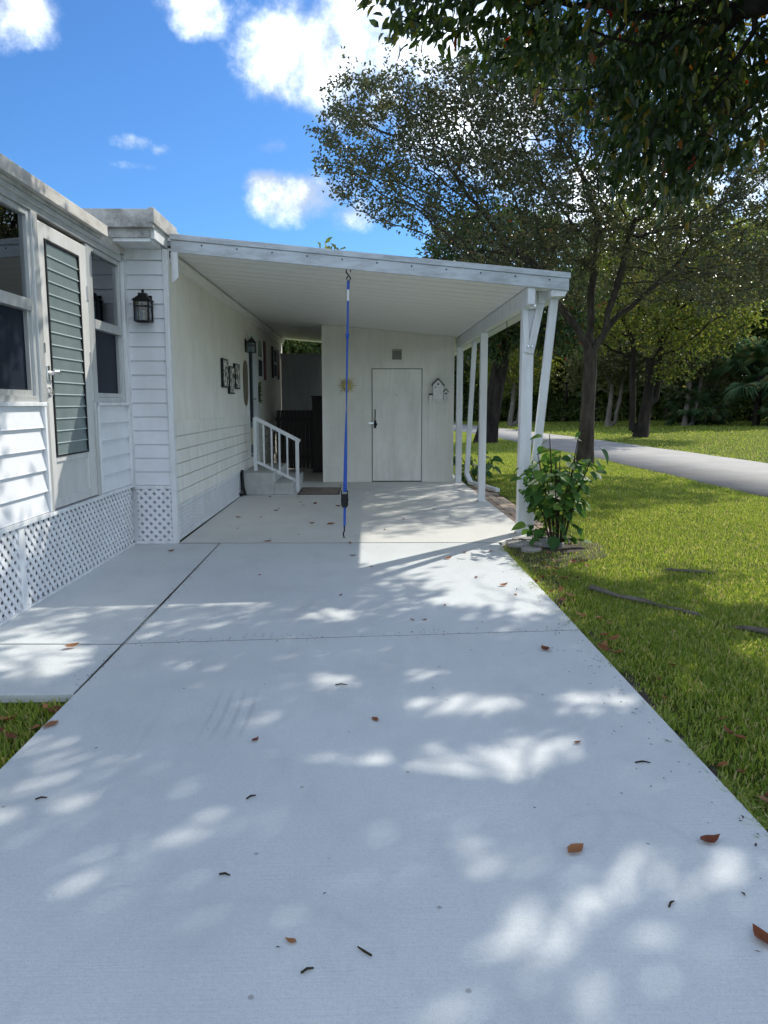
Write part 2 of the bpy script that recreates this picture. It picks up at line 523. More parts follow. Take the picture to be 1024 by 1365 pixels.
# ------------------------------------------------------------------ building blocks
class MB:
    def __init__(s):
        s.v, s.f = [], []

    def add(s, v, f):
        o = len(s.v)
        s.v += [tuple(p) for p in v]
        s.f += [tuple(i + o for i in q) for q in f]
        return s

    def box(s, x0, x1, y0, y1, z0, z1):
        v = [(x0, y0, z0), (x1, y0, z0), (x1, y1, z0), (x0, y1, z0), (x0, y0, z1), (x1, y0, z1), (x1, y1, z1), (x0, y1, z1)]
        return s.add(v, [(0, 3, 2, 1), (4, 5, 6, 7), (0, 1, 5, 4), (1, 2, 6, 5), (2, 3, 7, 6), (3, 0, 4, 7)])

    def prism(s, poly, axis, a, b):
        """poly: list of 2d points; axis 'x' (y,z), 'y' (x,z) or 'z' (x,y); extruded from a to b."""
        def P(p, t):
            return {'x': (t, p[0], p[1]), 'y': (p[0], t, p[1]), 'z': (p[0], p[1], t)}[axis]
        n = len(poly)
        v = [P(p, a) for p in poly] + [P(p, b) for p in poly]
        f = [tuple(range(n - 1, -1, -1)), tuple(range(n, 2 * n))]
        f += [(i, (i + 1) % n, n + (i + 1) % n, n + i) for i in range(n)]
        return s.add(v, f)

    def tube(s, pts, radii, n=8, cap=True):
        pts = [Vector(p) for p in pts]
        if isinstance(radii, (int, float)):
            radii = [radii] * len(pts)
        o = len(s.v)
        ref = Vector((0, 0, 1))
        d0 = (pts[-1] - pts[0]).normalized()
        if abs(d0.z) > .9:
            ref = Vector((1, 0, 0))
        for i, p in enumerate(pts):
            d = (pts[min(i + 1, len(pts) - 1)] - pts[max(i - 1, 0)]).normalized()
            a = d.cross(ref).normalized()
            b = d.cross(a).normalized()
            for k in range(n):
                t = 2 * math.pi * k / n
                q = p + (a * math.cos(t) + b * math.sin(t)) * radii[i]
                s.v.append(tuple(q))
        for i in range(len(pts) - 1):
            for k in range(n):
                s.f.append((o + i * n + k, o + i * n + (k + 1) % n, o + (i + 1) * n + (k + 1) % n, o + (i + 1) * n + k))
        if cap:
            s.f.append(tuple(o + k for k in range(n - 1, -1, -1)))
            s.f.append(tuple(o + (len(pts) - 1) * n + k for k in range(n)))
        return s

    def bar(s, p, q, w, h, up=(0, 0, 1)):
        """rectangular bar from p to q, w across, h along up"""
        p, q = Vector(p), Vector(q)
        d = (q - p).normalized()
        a = d.cross(Vector(up)).normalized() * (w / 2)
        b = a.cross(d).normalized() * (h / 2)
        v = [p - a - b, p + a - b, p + a + b, p - a + b, q - a - b, q + a - b, q + a + b, q - a + b]
        return s.add(v, [(0, 3, 2, 1), (4, 5, 6, 7), (0, 1, 5, 4), (1, 2, 6, 5), (2, 3, 7, 6), (3, 0, 4, 7)])

    def mesh(s, name):
        me = bpy.data.meshes.new(name)
        me.from_pydata(s.v, [], s.f)
        me.update()
        import bmesh
        bm = bmesh.new()
        bm.from_mesh(me)
        bmesh.ops.recalc_face_normals(bm, faces=bm.faces)
        bm.to_mesh(me)
        bm.free()
        return me


def link(name, me, mat, parent=None, bevel=0, smooth=False):
    o = bpy.data.objects.new(name, me)
    COL.objects.link(o)
    if mat is not None and not me.materials:
        me.materials.append(M[mat] if isinstance(mat, str) else mat)
    if parent is not None:
        o.parent = parent
        o.matrix_parent_inverse = Matrix.Translation(-Vector(parent['_base'])) if parent.get('_base') is not None else Matrix()
    if bevel:
        b = o.modifiers.new('bevel', 'BEVEL')
        b.width = bevel
        b.segments = 2
        b.limit_method = 'ANGLE'
    if smooth:
        for p in me.polygons:
            p.use_smooth = True
    return o


def part(name, mb, mat, parent=None, bevel=0, smooth=False):
    return link(name, mb.mesh(name), mat, parent, bevel, smooth)


def tag(o, label=None, cat=None, group=None, kind=None):
    if label:
        o['label'] = label
    if cat:
        o['category'] = cat
    if group:
        o['group'] = group
    if kind:
        o['kind'] = kind
    return o


def thing(name, label, cat, loc=(0, 0, 0), group=None):
    o = bpy.data.objects.new(name, None)
    o.empty_display_size = .2
    COL.objects.link(o)
    o.location = loc
    o['_base'] = [float(x) for x in loc]
    return tag(o, label, cat, group)


def quick_mesh(name, V, F):
    """numpy arrays (n,3) and (m,k) to a mesh, fast."""
    me = bpy.data.meshes.new(name)
    V = np.ascontiguousarray(V, dtype=np.float32)
    F = np.ascontiguousarray(F, dtype=np.int32)
    k = F.shape[1]
    me.vertices.add(len(V))
    me.vertices.foreach_set('co', V.ravel())
    me.loops.add(F.size)
    me.loops.foreach_set('vertex_index', F.ravel())
    me.polygons.add(len(F))
    me.polygons.foreach_set('loop_start', np.arange(0, F.size, k, dtype=np.int32))
    me.update(calc_edges=True)
    return me

# ------------------------------------------------------------------ ground, driveway, road
def terrain(x, y):
    """flat around the home, a low rise on the far side of the road"""
    d = np.clip((np.asarray(x) - 11.0) / 14.0, 0, 1)
    return -0.045 + .30 * d * d * (3 - 2 * d)


def build_ground():
    xs = np.concatenate([[-600, -200, -80, -40, -20], np.arange(-12, 45, .75), [60, 100, 250, 600]])
    ys = np.concatenate([[-300, -100, -30, -10], np.arange(-4, 80, 1.5), [100, 160, 300, 900]])
    X, Y = np.meshgrid(xs, ys)
    Z = terrain(X, Y)
    V = np.stack([X, Y, Z], -1).reshape(-1, 3)
    nx = len(xs)
    i = np.arange(len(ys) - 1)[:, None] * nx + np.arange(nx - 1)[None]
    F = np.stack([i, i + 1, i + 1 + nx, i + nx], -1).reshape(-1, 4)
    tag(link('lawn', quick_mesh('lawn', V, F), 'lawn', smooth=True), 'mown lawn around the driveway and across the road', 'lawn', kind='structure')


build_ground()


def road_x(y):
    """centre line: along the drive, bending slowly to the left far away"""
    y = np.asarray(y, float)
    return 8.02 - .0016 * np.clip(y - 12, 0, None) ** 2 + .0 * y


def build_road():
    ys = np.arange(-30, 120, 1.0)
    c = road_x(np.minimum(ys, 200))
    hw = np.where(ys < 14, 1.75, 1.75)
    wob = .05 * np.sin(ys * 1.7) + .04 * np.sin(ys * .63 + 1)
    V = np.concatenate([np.stack([c - hw + wob, ys, np.full_like(ys, -.012)], -1), np.stack([c + hw + wob * .7, ys, np.full_like(ys, -.012)], -1),
                        np.stack([c - hw + wob, ys, np.full_like(ys, -.2)], -1), np.stack([c + hw + wob * .7, ys, np.full_like(ys, -.2)], -1)])
    n = len(ys)
    i = np.arange(n - 1)
    F = np.concatenate([np.stack([i, n + i, n + i + 1, i + 1], -1), np.stack([2 * n + i, i, i + 1, 2 * n + i + 1], -1), np.stack([n + i, 3 * n + i, 3 * n + i + 1, n + i + 1], -1)])
    tag(link('road', quick_mesh('road', V, F), 'road'), 'pale grey asphalt road beyond the lawn', 'road', kind='structure')


build_road()

drive = thing('driveway', 'pale concrete driveway of joined slabs leading under the carport', 'driveway')
drive['kind'] = 'structure'


def slab(poly, mat, parent, top=0.0, name='slab'):
    m = MB().prism(poly, 'z', top - .14, top)
    return part(name, m, mat, parent, bevel=.004)


G = .0045
slab([(-1.42, -3.5), (1.325, -3.5), (1.345, 4.695 - G), (-1.45, 4.475 - G)], 'concrete', drive)
slab([(-1.452 + G, 4.475 + G), (1.347, 4.695 + G), (1.352, 7.78), (-1.515 + G, 7.83)], 'concrete', drive)
slab([(-1.93, 7.835 + G), (1.40, 7.79 + G), (1.46, 7.93), (1.79, 8.20), (1.745, 14.2), (1.745, 18.4), (-1.98, 18.4)], 'concrete_in', drive, .003)
walk = thing('walkway', 'concrete walkway slabs along the lattice skirting', 'walkway')
walk['kind'] = 'structure'
slab([(-2.5, 4.50 + G), (-1.452 - G, 4.475 + G), (-1.515 - G, 7.82), (-2.5, 7.84)], 'concrete', walk, -.002)
slab([(-2.5, 3.66), (-1.45 - G, 3.68), (-1.452 - G, 4.475 - G), (-2.5, 4.50 - G)], 'concrete', walk, -.004)


for pts in ([(-1.45, 4.475 - G), (1.343, 4.695 - G), (1.343, 4.695 + G), (-1.45, 4.475 + G)], [(-1.452 - G, 3.68), (-1.452 + G, 3.68), (-1.515 + G, 7.82), (-1.515 - G, 7.82), (-1.515 - G, 7.81)],
            [(-2.36, 4.50 - G), (-1.46, 4.475 - G), (-1.46, 4.475 + G), (-2.36, 4.50 + G)], [(-1.92, 7.82), (1.38, 7.775), (1.38, 7.80), (-1.92, 7.845)]):
    part('expansion_joint', MB().prism(pts, 'z', -.10, (.0005 if pts[0][1] > 7 else -.0015) if pts[0][0] > -1.6 or pts[0][1] > 7 else -.005), 'joint', drive)


# ------------------------------------------------------------------ mobile home
def zc(x):
    return 2.742 - .09 * (x + .17)


home = thing('mobile_home', 'long cream mobile home wall with white front corner under the carport roof', 'house', (-2.0, 7.82, 0))
WX = -1.985
# lower courses: horizontal lap boards, broken by the house door
rows = np.linspace(.37, 1.225, 7)
DY0, DY1 = 13.0, 14.05
me_cache = {}
for k in range(6):
    z0, z1 = rows[k], rows[k + 1]
    cuts = [7.87, 10.95 + .35 * (k % 2), DY0 - .06] if k % 3 else [7.87, 11.72, DY0 - .06]
    cuts2 = [DY1 + .06, 16.2 + .3 * (k % 2), 18.4]
    for ys in (cuts, cuts2):
        for a, b in zip(ys[:-1], ys[1:]):
            m = MB().prism([(WX, z0 + .010), (WX + .030, z0 + .010), (WX + .024, z1), (WX, z1)], 'y', a + .002, b - .002)
            part('siding_board', m, 'cream_lap', home)
part('wall', MB().box(-2.30, WX, 7.86, DY0 - .06, .02, 2.93).box(-2.30, WX, DY1 + .06, 18.4, .02, 2.98).box(-2.30, WX, DY0 - .06, DY1 + .06, 2.62, 2.98).box(-2.30, WX, DY0 - .06, DY1 + .06, .02, .5)
     .box(-6.5, -2.31, 18.2, 18.4, .02, 2.98).box(-6.5, -6.3, 7.86, 18.19, .02, 2.98), 'cream_wall', home)
# upper wall: vertical panels with a shallow groove every so often
pw = .305
y = 7.87
while y < 18.4 - .01:
    y1 = min(y + pw, 18.4)
    segs = []
    if y < DY0 - .06:
        segs = [(y, min(y1, DY0 - .06))]
    if y1 > DY1 + .06:
        segs.append((max(y, DY1 + .06), y1))
    for a, b in segs:
        if b - a > .03:
            m = MB()
            ww = (b - a) / 3
            for q in range(3):
                a0, b0 = a + q * ww, a + (q + 1) * ww
                t = .0095 if q == 1 else .0075
                m.box(WX, WX + t, a0 + .002, b0 - .002, 1.235, 2.86)
            part('wall_panel', m, 'cream_wall', home)
    y = y1
part('belt_trim', MB().box(WX, WX + .022, 7.87, DY0 - .06, 1.218, 1.242).box(WX, WX + .022, DY1 + .06, 18.4, 1.218, 1.242), 'cream_lap', home)
# top trim under the carport ceiling
part('top_trim', MB().box(WX, WX + .045, 7.93, 18.35, 2.80, 2.895).box(WX, WX + .075, 7.93, 18.35, 2.855, 2.89), 'ceiling', home)
# front end wall, white lap boards
for k in range(16):
    z0 = .60 + k * .1375
    m = MB().prism([(7.82, z0 + .004), (7.795, z0 + .004), (7.813, z0 + .1385), (7.82, z0 + .1385)], 'x', -2.34, -1.945)
    part('siding_board', m, 'white_siding', home)
part('end_wall', MB().box(-6.3, -1.99, 7.821, 7.855, .02, 2.93), 'white_siding', home)
ct = part('corner_trim', MB().box(-1.985, -1.935, 7.785, 7.868, .0, 2.905), 'white_trim', home, .004)
part('corner_trim', MB().box(-2.372, -2.337, 7.78, 7.82, .58, 2.94), 'white_trim', home, .003)
part('skirt_rail', MB().box(-2.37, -1.986, 7.795, 7.82, .565, .60).box(-2.37, -1.986, 7.795, 7.82, .0, .03), 'white_trim', home)
part('frieze_board', MB().box(-2.40, -1.987, 7.785, 7.82, 2.805, 2.904), 'white_trim', home)


def lattice(axis, pos, a0, a1, z0, z1, pitch, w, t, sgn):
    """two layers of crossing diagonal strips clipped to a rectangle"""
    m = MB()
    H = z1 - z0
    for layer in (0, 1):
        off = pos + sgn * (t * layer)
        k = a0 - H - pitch
        while k < a1 + pitch:
            # strip centre line from (k,z0) rising 45 deg; mirrored for layer 1
            s0, s1 = k, k + H
            p0, p1 = (s0, 0.), (s1, H)
            if p1[0] > a0 and p0[0] < a1:
                q0 = (max(a0, p0[0]), z0 + max(0, a0 - p0[0]))
                q1 = (min(a1, p1[0]), z1 - max(0, p1[0] - a1))
                if layer:
                    q0, q1 = (a0 + a1 - q0[0], q0[1]), (a0 + a1 - q1[0], q1[1])
                if axis == 'y':
                    P, Q, up = (off, q0[0], q0[1]), (off, q1[0], q1[1]), (1, 0, 0)
                else:
                    P, Q, up = (q0[0], off, q0[1]), (q1[0], off, q1[1]), (0, 1, 0)
                m.bar(P, Q, w, t * .98, up)
            k += pitch
    return m


tag(part('lattice', lattice('x', 7.812, -2.33, -1.99, .03, .565, .088, .033, .007, -1), 'lattice', home), kind='stuff')
part('skirting_back', MB().box(-2.335, -1.99, 7.8185, 7.8205, .02, .56), 'skirt_back', home)
tag(part('lattice', lattice('y', WX + .003, 7.88, DY0 - .1, .03, .35, .088, .033, .007, 1), 'lattice', home), kind='stuff')
part('skirting_back', MB().box(WX, WX + .0008, 7.88, DY0 - .1, .03, .35), 'skirt_back', home)
part('skirt_rail', MB().box(WX, WX + .022, 7.87, DY0 - .1, .345, .372).box(WX, WX + .022, 7.87, DY0 - .1, .0, .032), 'white_trim', home)
# roof of the home
rf = part('roof', MB().box(-6.7, -1.955, 7.36, 18.6, 3.095, 3.178), 'roof_edge', home, .006)
part('fascia', MB().box(-6.7, -1.945, 7.345, 7.40, 3.015, 3.105), 'roof_edge', home, .004)
part('fascia', MB().box(-1.983, -1.93, 7.34, 8.2, 3.05, 3.186), 'roof_edge', home, .004)
part('soffit', MB().box(-6.6, -2.0, 7.43, 7.86, 2.905, 2.935), 'white_trim', home)
part('frieze', MB().box(-6.6, -2.0, 7.41, 7.45, 2.936, 3.02), 'roof_edge', home)
part('frieze', MB().box(-2.02, -1.962, 7.455, 8.6, 2.936, 3.055), 'white_trim', home)

# door of the house, window, shutters
dr = part('door', MB().box(-2.06, -2.035, DY0 + .05, DY1 - .05, .55, 2.52), 'teal_door', home)
part('door_frame', MB().box(-2.08, WX + .03, DY0 - .06, DY0 + .05, .5, 2.62).box(-2.08, WX + .03, DY1 - .05, DY1 + .06, .5, 2.62).box(-2.08, WX + .03, DY0 + .05, DY1 - .05, 2.52, 2.62), 'white_trim', home)
part('pane', MB().box(-2.034, -2.028, DY0 + .2, DY1 - .2, 1.1, 2.35), 'screen', dr)
part('notice', MB().box(-2.034, -2.030, DY0 + .22, DY1 - .22, .70, 1.0), 'card', dr)
part('handle', MB().tube([(-2.035, DY1 - .12, 1.5), (-1.98, DY1 - .12, 1.5), (-1.98, DY1 - .2, 1.5)], .012), 'chrome', dr)


def side_window(y0, y1, z0, z1, up_mat):
    w = part('window', MB().box(WX, WX + .03, y0, y0 + .05, z0, z1).box(WX, WX + .03, y1 - .05, y1, z0, z1).box(WX, WX + .03, y0 + .05, y1 - .05, z0, z0 + .05)
             .box(WX, WX + .03, y0 + .05, y1 - .05, z1 - .05, z1).box(WX, WX + .034, y0 + .05, y1 - .05, (z0 + z1) / 2 - .025, (z0 + z1) / 2 + .025), 'white_trim', home)
    zm = (z0 + z1) / 2
    part('pane', MB().box(WX + .010, WX + .016, y0 + .05, y1 - .05, zm + .025, z1 - .05), up_mat, w)
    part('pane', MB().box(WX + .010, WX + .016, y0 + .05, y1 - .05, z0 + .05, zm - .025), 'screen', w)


side_window(14.13, 14.85, 1.87, 2.62, 'pale_glass')
side_window(16.55, 17.2, 1.95, 2.6, 'screen')
for (a, b, z0, z1, mt) in ((14.92, 15.25, 1.87, 2.60, 'red'), (16.28, 16.5, 1.95, 2.6, 'dark'), (17.25, 17.5, 1.95, 2.6, 'red')):
    m = MB().box(WX + .0095, WX + .032, a, b, z0, z1)
    s = part('shutter', m, mt, home)
    for q in range(9):
        zz = z0 + .05 + (z1 - z0 - .1) * q / 9
        part('slat', MB().prism([(WX + .0325, zz), (WX + .042, zz), (WX + .0325, zz + .06)], 'y', a + .03, b - .03), mt, s)

# ------------------------------------------------------------------ enclosed porch on the left
porch = thing('enclosed_porch', 'white enclosed porch with louvered door, dark windows and lattice skirting', 'porch', (-2.4, 5.0, 0))
PX = -2.385
PY0, PY1 = 1.6, 7.775


def porch_boards(y0, y1):
    z = np.linspace(.625, 1.40, 6)
    for k in range(5):
        m = MB().prism([(PX, z[k] + .001), (PX + .034, z[k] + .001), (PX + .030, z[k] + .012), (PX + .006, z[k + 1]), (PX, z[k + 1])], 'y', y0 + .002, y1 - .002)
        part('siding_board', m, 'white_siding', porch)


porch_boards(PY0, 5.70)
porch_boards(6.875, 7.72)
part('wall', MB().box(-2.46, PX - .001, PY0, 5.74, .60, 1.40).box(-2.46, PX - .001, 6.84, PY1 - .004, .60, 1.40).box(-6.2, -2.461, PY0, PY0 + .08, .0, 2.76).box(-6.2, -6.1, PY0 + .081, 7.8, .0, 2.76), 'white_siding', porch)
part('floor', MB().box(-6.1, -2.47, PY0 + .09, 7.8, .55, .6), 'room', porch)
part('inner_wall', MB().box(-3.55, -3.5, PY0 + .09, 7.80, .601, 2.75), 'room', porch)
for a, b, z0, z1 in ((5.70, 5.735, .625, 1.425), (6.842, 6.875, .625, 1.425), (7.72, 7.772, .60, 2.78)):
    part('corner_trim', MB().box(PX, PX + .042, a, b, z0, z1), 'white_trim', porch, .003)
part('sill', MB().box(PX - .06, PX + .048, PY0, 5.735, 1.402, 1.432), 'white_trim', porch, .004)
part('sill', MB().box(PX - .06, PX + .048, 6.842, 7.72, 1.402, 1.432), 'white_trim', porch, .004)
part('base_rail', MB().box(PX - .05, PX + .040, PY0, 5.735, .588, .622).box(PX - .05, PX + .040, 6.842, PY1, .588, .622).box(PX - .05, PX + .044, 5.735, 6.842, .588, .612), 'white_trim', porch, .003)
for a, b in ((PY0 + .05, 5.215), (5.275, 7.765)):
    tag(part('lattice', lattice('y', PX + .003, a, b, .018, .59, .088, .033, .007, 1), 'lattice', porch), kind='stuff')
part('skirting_trim', MB().box(PX - .006, PX + .022, 5.20, 5.285, .0, .588), 'white_trim', porch, .003)
part('skirting_trim', MB().box(PX - .006, PX + .022, PY0, 5.199, .0, .020).box(PX - .006, PX + .022, 5.286, 7.775, .0, .020), 'white_trim', porch)
part('crawl_space_shade', MB().box(-2.75, -2.70, PY0 + .1, 7.8, .0, .55), 'dark', porch)  # near-black sheet standing in for the shade behind the lattice
# windows: frame, upper fixed glass, lower sash with screen


def porch_window(y0, y1):
    w = MB()
    for a in (y0, y1 - .05):
        w.box(PX - .05, PX + .012, a, a + .05, 1.433, 2.765)
    w.box(PX - .05, PX + .012, y0 + .05, y1 - .05, 1.433, 1.475).box(PX - .05, PX + .012, y0 + .05, y1 - .05, 2.725, 2.765)
    w.box(PX - .05, PX + .020, y0 + .05, y1 - .05, 2.07, 2.15)
    f = part('window', w, 'aluminium', porch, .003)
    part('pane', MB().box(PX - .022, PX - .016, y0 + .05, y1 - .05, 2.15, 2.725), 'glass', f)
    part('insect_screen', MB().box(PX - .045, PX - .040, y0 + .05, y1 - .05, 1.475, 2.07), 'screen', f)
    part('sash', MB().box(PX - .036, PX - .008, y0 + .052, y1 - .052, 1.477, 1.515).box(PX - .036, PX - .008, y0 + .052, y0 + .085, 1.516, 2.068).box(PX - .036, PX - .008, y1 - .085, y1 - .052, 1.516, 2.068), 'aluminium', f)


porch_window(PY0 + .1, 3.70)
porch_window(3.72, 5.70)
porch_window(6.885, 7.715)
part('mullion', MB().box(PX - .05, PX + .03, 5.70, 5.795, 1.434, 2.765), 'aluminium', porch, .004)
part('mullion', MB().box(PX - .05, PX + .014, 6.80, 6.88, 1.434, 2.765), 'aluminium', porch, .004)
part('mullion', MB().box(PX - .05, PX + .036, 5.735, 5.795, .612, 1.4335), 'aluminium', porch, .004)
part('mullion', MB().box(PX - .05, PX + .030, 6.80, 6.842, .612, 1.4335), 'aluminium', porch, .004)
# louvered door
door = part('door', MB().box(PX - .03, PX + .012, 5.80, 5.935, .625, 2.735).box(PX - .03, PX + .012, 6.615, 6.798, .625, 2.735).box(PX - .03, PX + .012, 5.935, 6.615, .625, .70)
            .box(PX - .03, PX + .012, 5.935, 6.615, 2.625, 2.735).box(PX - .03, PX + .012, 5.935, 6.615, .975, 1.015), 'door_alu', porch, .005)
part('kick_panel', MB().box(PX - .02, PX - .005, 5.935, 6.615, .70, .975), 'door_alu', door)
part('glazing_frame', MB().box(PX - .02, PX + .020, 5.935, 5.953, 1.015, 2.625).box(PX - .02, PX + .020, 6.597, 6.615, 1.015, 2.625).box(PX - .02, PX + .020, 5.953, 6.597, 1.015, 1.03).box(PX - .02, PX + .020, 5.953, 6.597, 2.61, 2.625), 'black_metal', door)
NP = 17
for k in range(NP):
    z0 = 1.032 + k * (2.608 - 1.032) / NP
    z1 = z0 + (2.608 - 1.032) / NP
    m = MB().prism([(PX + .006, z0 + .001), (PX + .012, z0 + .001), (PX + .004, z1 + .006), (PX - .002, z1 + .006)], 'y', 5.955, 6.595)
    lv = part('louver_pane', m, 'louver_glass', door)
    part('lit_edge', MB().box(PX + .006, PX + .0165, 5.955, 6.595, z0 - .008, z0 + .0005), 'lit_edge_glass', lv)  # pale strip paints the lit line along each pane edge
part('handle', MB().tube([(PX + .012, 5.865, 1.645), (PX + .06, 5.87, 1.645)], .016).tube([(PX + .055, 5.865, 1.65), (PX + .068, 5.92, 1.656), (PX + .066, 5.975, 1.64)], [.016, .015, .011])
     .box(PX + .012, PX + .022, 5.84, 5.89, 1.585, 1.70), 'chrome', door, .003)
part('lock', MB().tube([(PX + .012, 5.862, 1.505), (PX + .045, 5.862, 1.505)], .024, 12).box(PX + .012, PX + .02, 5.835, 5.89, 1.47, 1.54), 'chrome', door)
for z in (2.35, 1.80, .9):
    part('hinge', MB().box(PX + .012, PX + .024, 6.775, 6.81, z - .06, z + .06), 'aluminium', door)
part('latch_plate', MB().box(PX + .0305, PX + .036, 5.772, 5.794, 1.79, 1.86), 'chrome', porch)
part('header', MB().box(PX - .06, PX + .03, PY0, 7.72, 2.768, 2.83).box(PX - .06, PX + .055, PY0, 7.60, 2.812, 2.845), 'aluminium', porch, .004)
part('roof', MB().box(-6.3, -2.30, PY0 - .2, 7.08, 2.895, 2.955), 'porch_fascia', porch, .004)
part('fascia', MB().box(-2.315, -2.272, PY0 - .2, 7.09, 2.872, 2.965), 'porch_fascia', porch, .004)
part('gutter', MB().box(-2.37, -2.318, PY0 - .1, 7.05, 2.846, 2.893), 'roof_edge', porch)
part('roof', MB().box(-6.3, -2.34, 7.081, 7.79, 2.846, 2.94), 'porch_fascia', porch, .004)

# ------------------------------------------------------------------ carport
carport = thing('carport', 'white flat carport roof on slim posts over the driveway', 'carport', (0, 8, 0))
CY0, CY1 = 7.90, 18.3


def slope_box(x0, x1, y0, y1, d0, d1, m=None):
    m = m or MB()
    v = [(x0, y0, zc(x0) + d0), (x1, y0, zc(x1) + d0), (x1, y1, zc(x1) + d0), (x0, y1, zc(x0) + d0), (x0, y0, zc(x0) + d1), (x1, y0, zc(x1) + d1), (x1, y1, zc(x1) + d1), (x0, y1, zc(x0) + d1)]
    return m.add(v, [(0, 3, 2, 1), (4, 5, 6, 7), (0, 1, 5, 4), (1, 2, 6, 5), (2, 3, 7, 6), (3, 0, 4, 7)])


y = CY0 + .03
pan_me = None
while y < CY1 - .05:
    if pan_me is None:
        m = slope_box(-1.962, 1.99, 0, .272, .012, .036)
        slope_box(-1.962, 1.99, .272, .3005, .034, .040, m)
        pan_me = m.mesh('ceiling_pan')
    o = link('ceiling_pan', pan_me, 'ceiling', carport)
    o.location = (0, y, 0)
    y += .3005
part('roof_deck', slope_box(-1.983, 1.99, CY0 + .03, CY1, .06, .11), 'fascia', carport)
ff = part('fascia', slope_box(-1.925, 2.03, CY0 - .005, CY0 + .028, .0, .115).add([], []), 'fascia', carport, .003)
part('fascia_cap', slope_box(-1.93, 2.042, CY0 - .018, CY0 + .06, .117, .172), 'fascia', carport, .004)
for k in range(11):
    x = -1.62 + k * .345
    part('screw', MB().tube([(x, CY0 - .005, zc(x) + .085), (x, CY0 - .011, zc(x) + .085)], .008, 8), 'black_metal', ff)
part('end_bracket', MB().prism([(-1.925, 2.60), (-1.86, 2.66), (-1.86, 2.90), (-1.925, 2.90)], 'y', CY0 - .003, CY0 + .02), 'white_trim', carport)
# gutter on the low side
gz = zc(2.0)
part('gutter', MB().prism([(1.86, gz - .055), (2.0, gz - .055), (2.035, gz + .03), (2.035, gz + .11), (2.022, gz + .11), (2.022, gz + .035), (1.995, gz - .04), (1.875, gz - .04), (1.875, gz + .05), (1.86, gz + .05)], 'y', CY0 + .0285, CY1), 'post', carport)
part('gutter_cap', MB().prism([(1.862, gz - .053), (1.998, gz - .053), (2.032, gz + .03), (2.032, gz + .105), (1.862, gz + .05)], 'y', CY0 + .0282, CY0 + .034), 'post', carport)
# beam carried by the posts
part('beam', MB().box(1.625, 1.70, CY0 + .03, CY1 - 4.0, zc(1.66) - .165, zc(1.70) + .008), 'post', carport, .003)
for (x, yy, w, zt) in ((1.715, 8.36, .125, zc(1.7) - .001), (1.665, 11.10, .10, zc(1.66) - .166), (1.655, 13.86, .105, zc(1.66) - .166)):
    p = part('post', MB().box(x - w / 2, x + w / 2, yy - w / 2, yy + w / 2, .003, zt), 'post', carport, .006)
    part('foot_plate', MB().box(x - w / 2 - .012, x + w / 2 + .012, yy - w / 2 - .012, yy + w / 2 + .012, .0035, .014), 'aluminium', p)
# the Y shaped brackets at the head of the front post
zt = zc(1.7)
part('brace', MB().bar((1.735, 8.285, 1.95), (1.83, 8.25, zt - .09), .075, .05, (0, 1, 0)).box(1.79, 1.87, 8.2, 8.28, zt - .12, zt - .001), 'post', carport, .003)
part('brace', MB().bar((1.70, 8.287, 1.96), (1.66, 8.27, zt - .09), .06, .045, (0, 1, 0)), 'post', carport, .003)
part('bracket_plate', MB().box(1.63, 1.788, 8.22, 8.285, zt - .17, zt - .002), 'post', carport, .003)
for (x, z) in ((1.66, zt - .14), (1.76, zt - .14), (1.70, 2.02), (1.745, 2.02)):
    part('bolt', MB().tube([(x, 8.297, z), (x, 8.21, z)], .009, 8), 'chrome', carport)
# downspouts
part('downspout', MB().bar((1.935, 8.12, gz - .05), (1.83, 8.47, .34), .085, .06, (0, 1, 0)).bar((1.83, 8.47, .36), (1.83, 8.50, .02), .085, .06, (0, 1, 0)), 'post', carport, .006)
part('downspout', MB().bar((1.87, 13.55, gz - .05), (1.755, 13.45, .17), .08, .06, (0, 1, 0)).bar((1.755, 13.45, .20), (1.80, 13.25, .06), .08, .06).bar((1.795, 13.27, .065), (2.12, 12.35, .03), .08, .06), 'post', carport, .006)

# ------------------------------------------------------------------ shed at the back of the carport
shed = thing('storage_shed', 'cream storage shed of vertical boards closing the back of the carport', 'shed', (.4, 14.0, 0))
SY = 14.0
SX0, SX1 = -.785, 1.555
part('wall', MB().prism([(SX0 + .01, .004), (.09, .004), (.09, 2.045), (1.0, 2.045), (1.0, .004), (SX1 - .01, .004), (SX1 - .01, zc(SX1) - .005), (SX0 + .01, zc(SX0) - .005)], 'y', SY + .012, SY + .05)
     .box(SX0 + .01, SX0 + .06, SY + .051, 17.8, .004, zc(SX0) - .01).box(SX1 - .06, SX1 - .01, SY + .051, 17.8, .004, zc(SX1) - .01).box(SX0 + .061, SX1 - .061, 17.7, 17.8, .004, zc(SX1) - .01), 'shed', shed)
part('dark_backing', MB().box(.06, 1.03, SY + .0505, SY + .07, .004, 2.08), 'dark', shed)  # dark sheet added behind the door so no light shows through its gaps
nb = 16
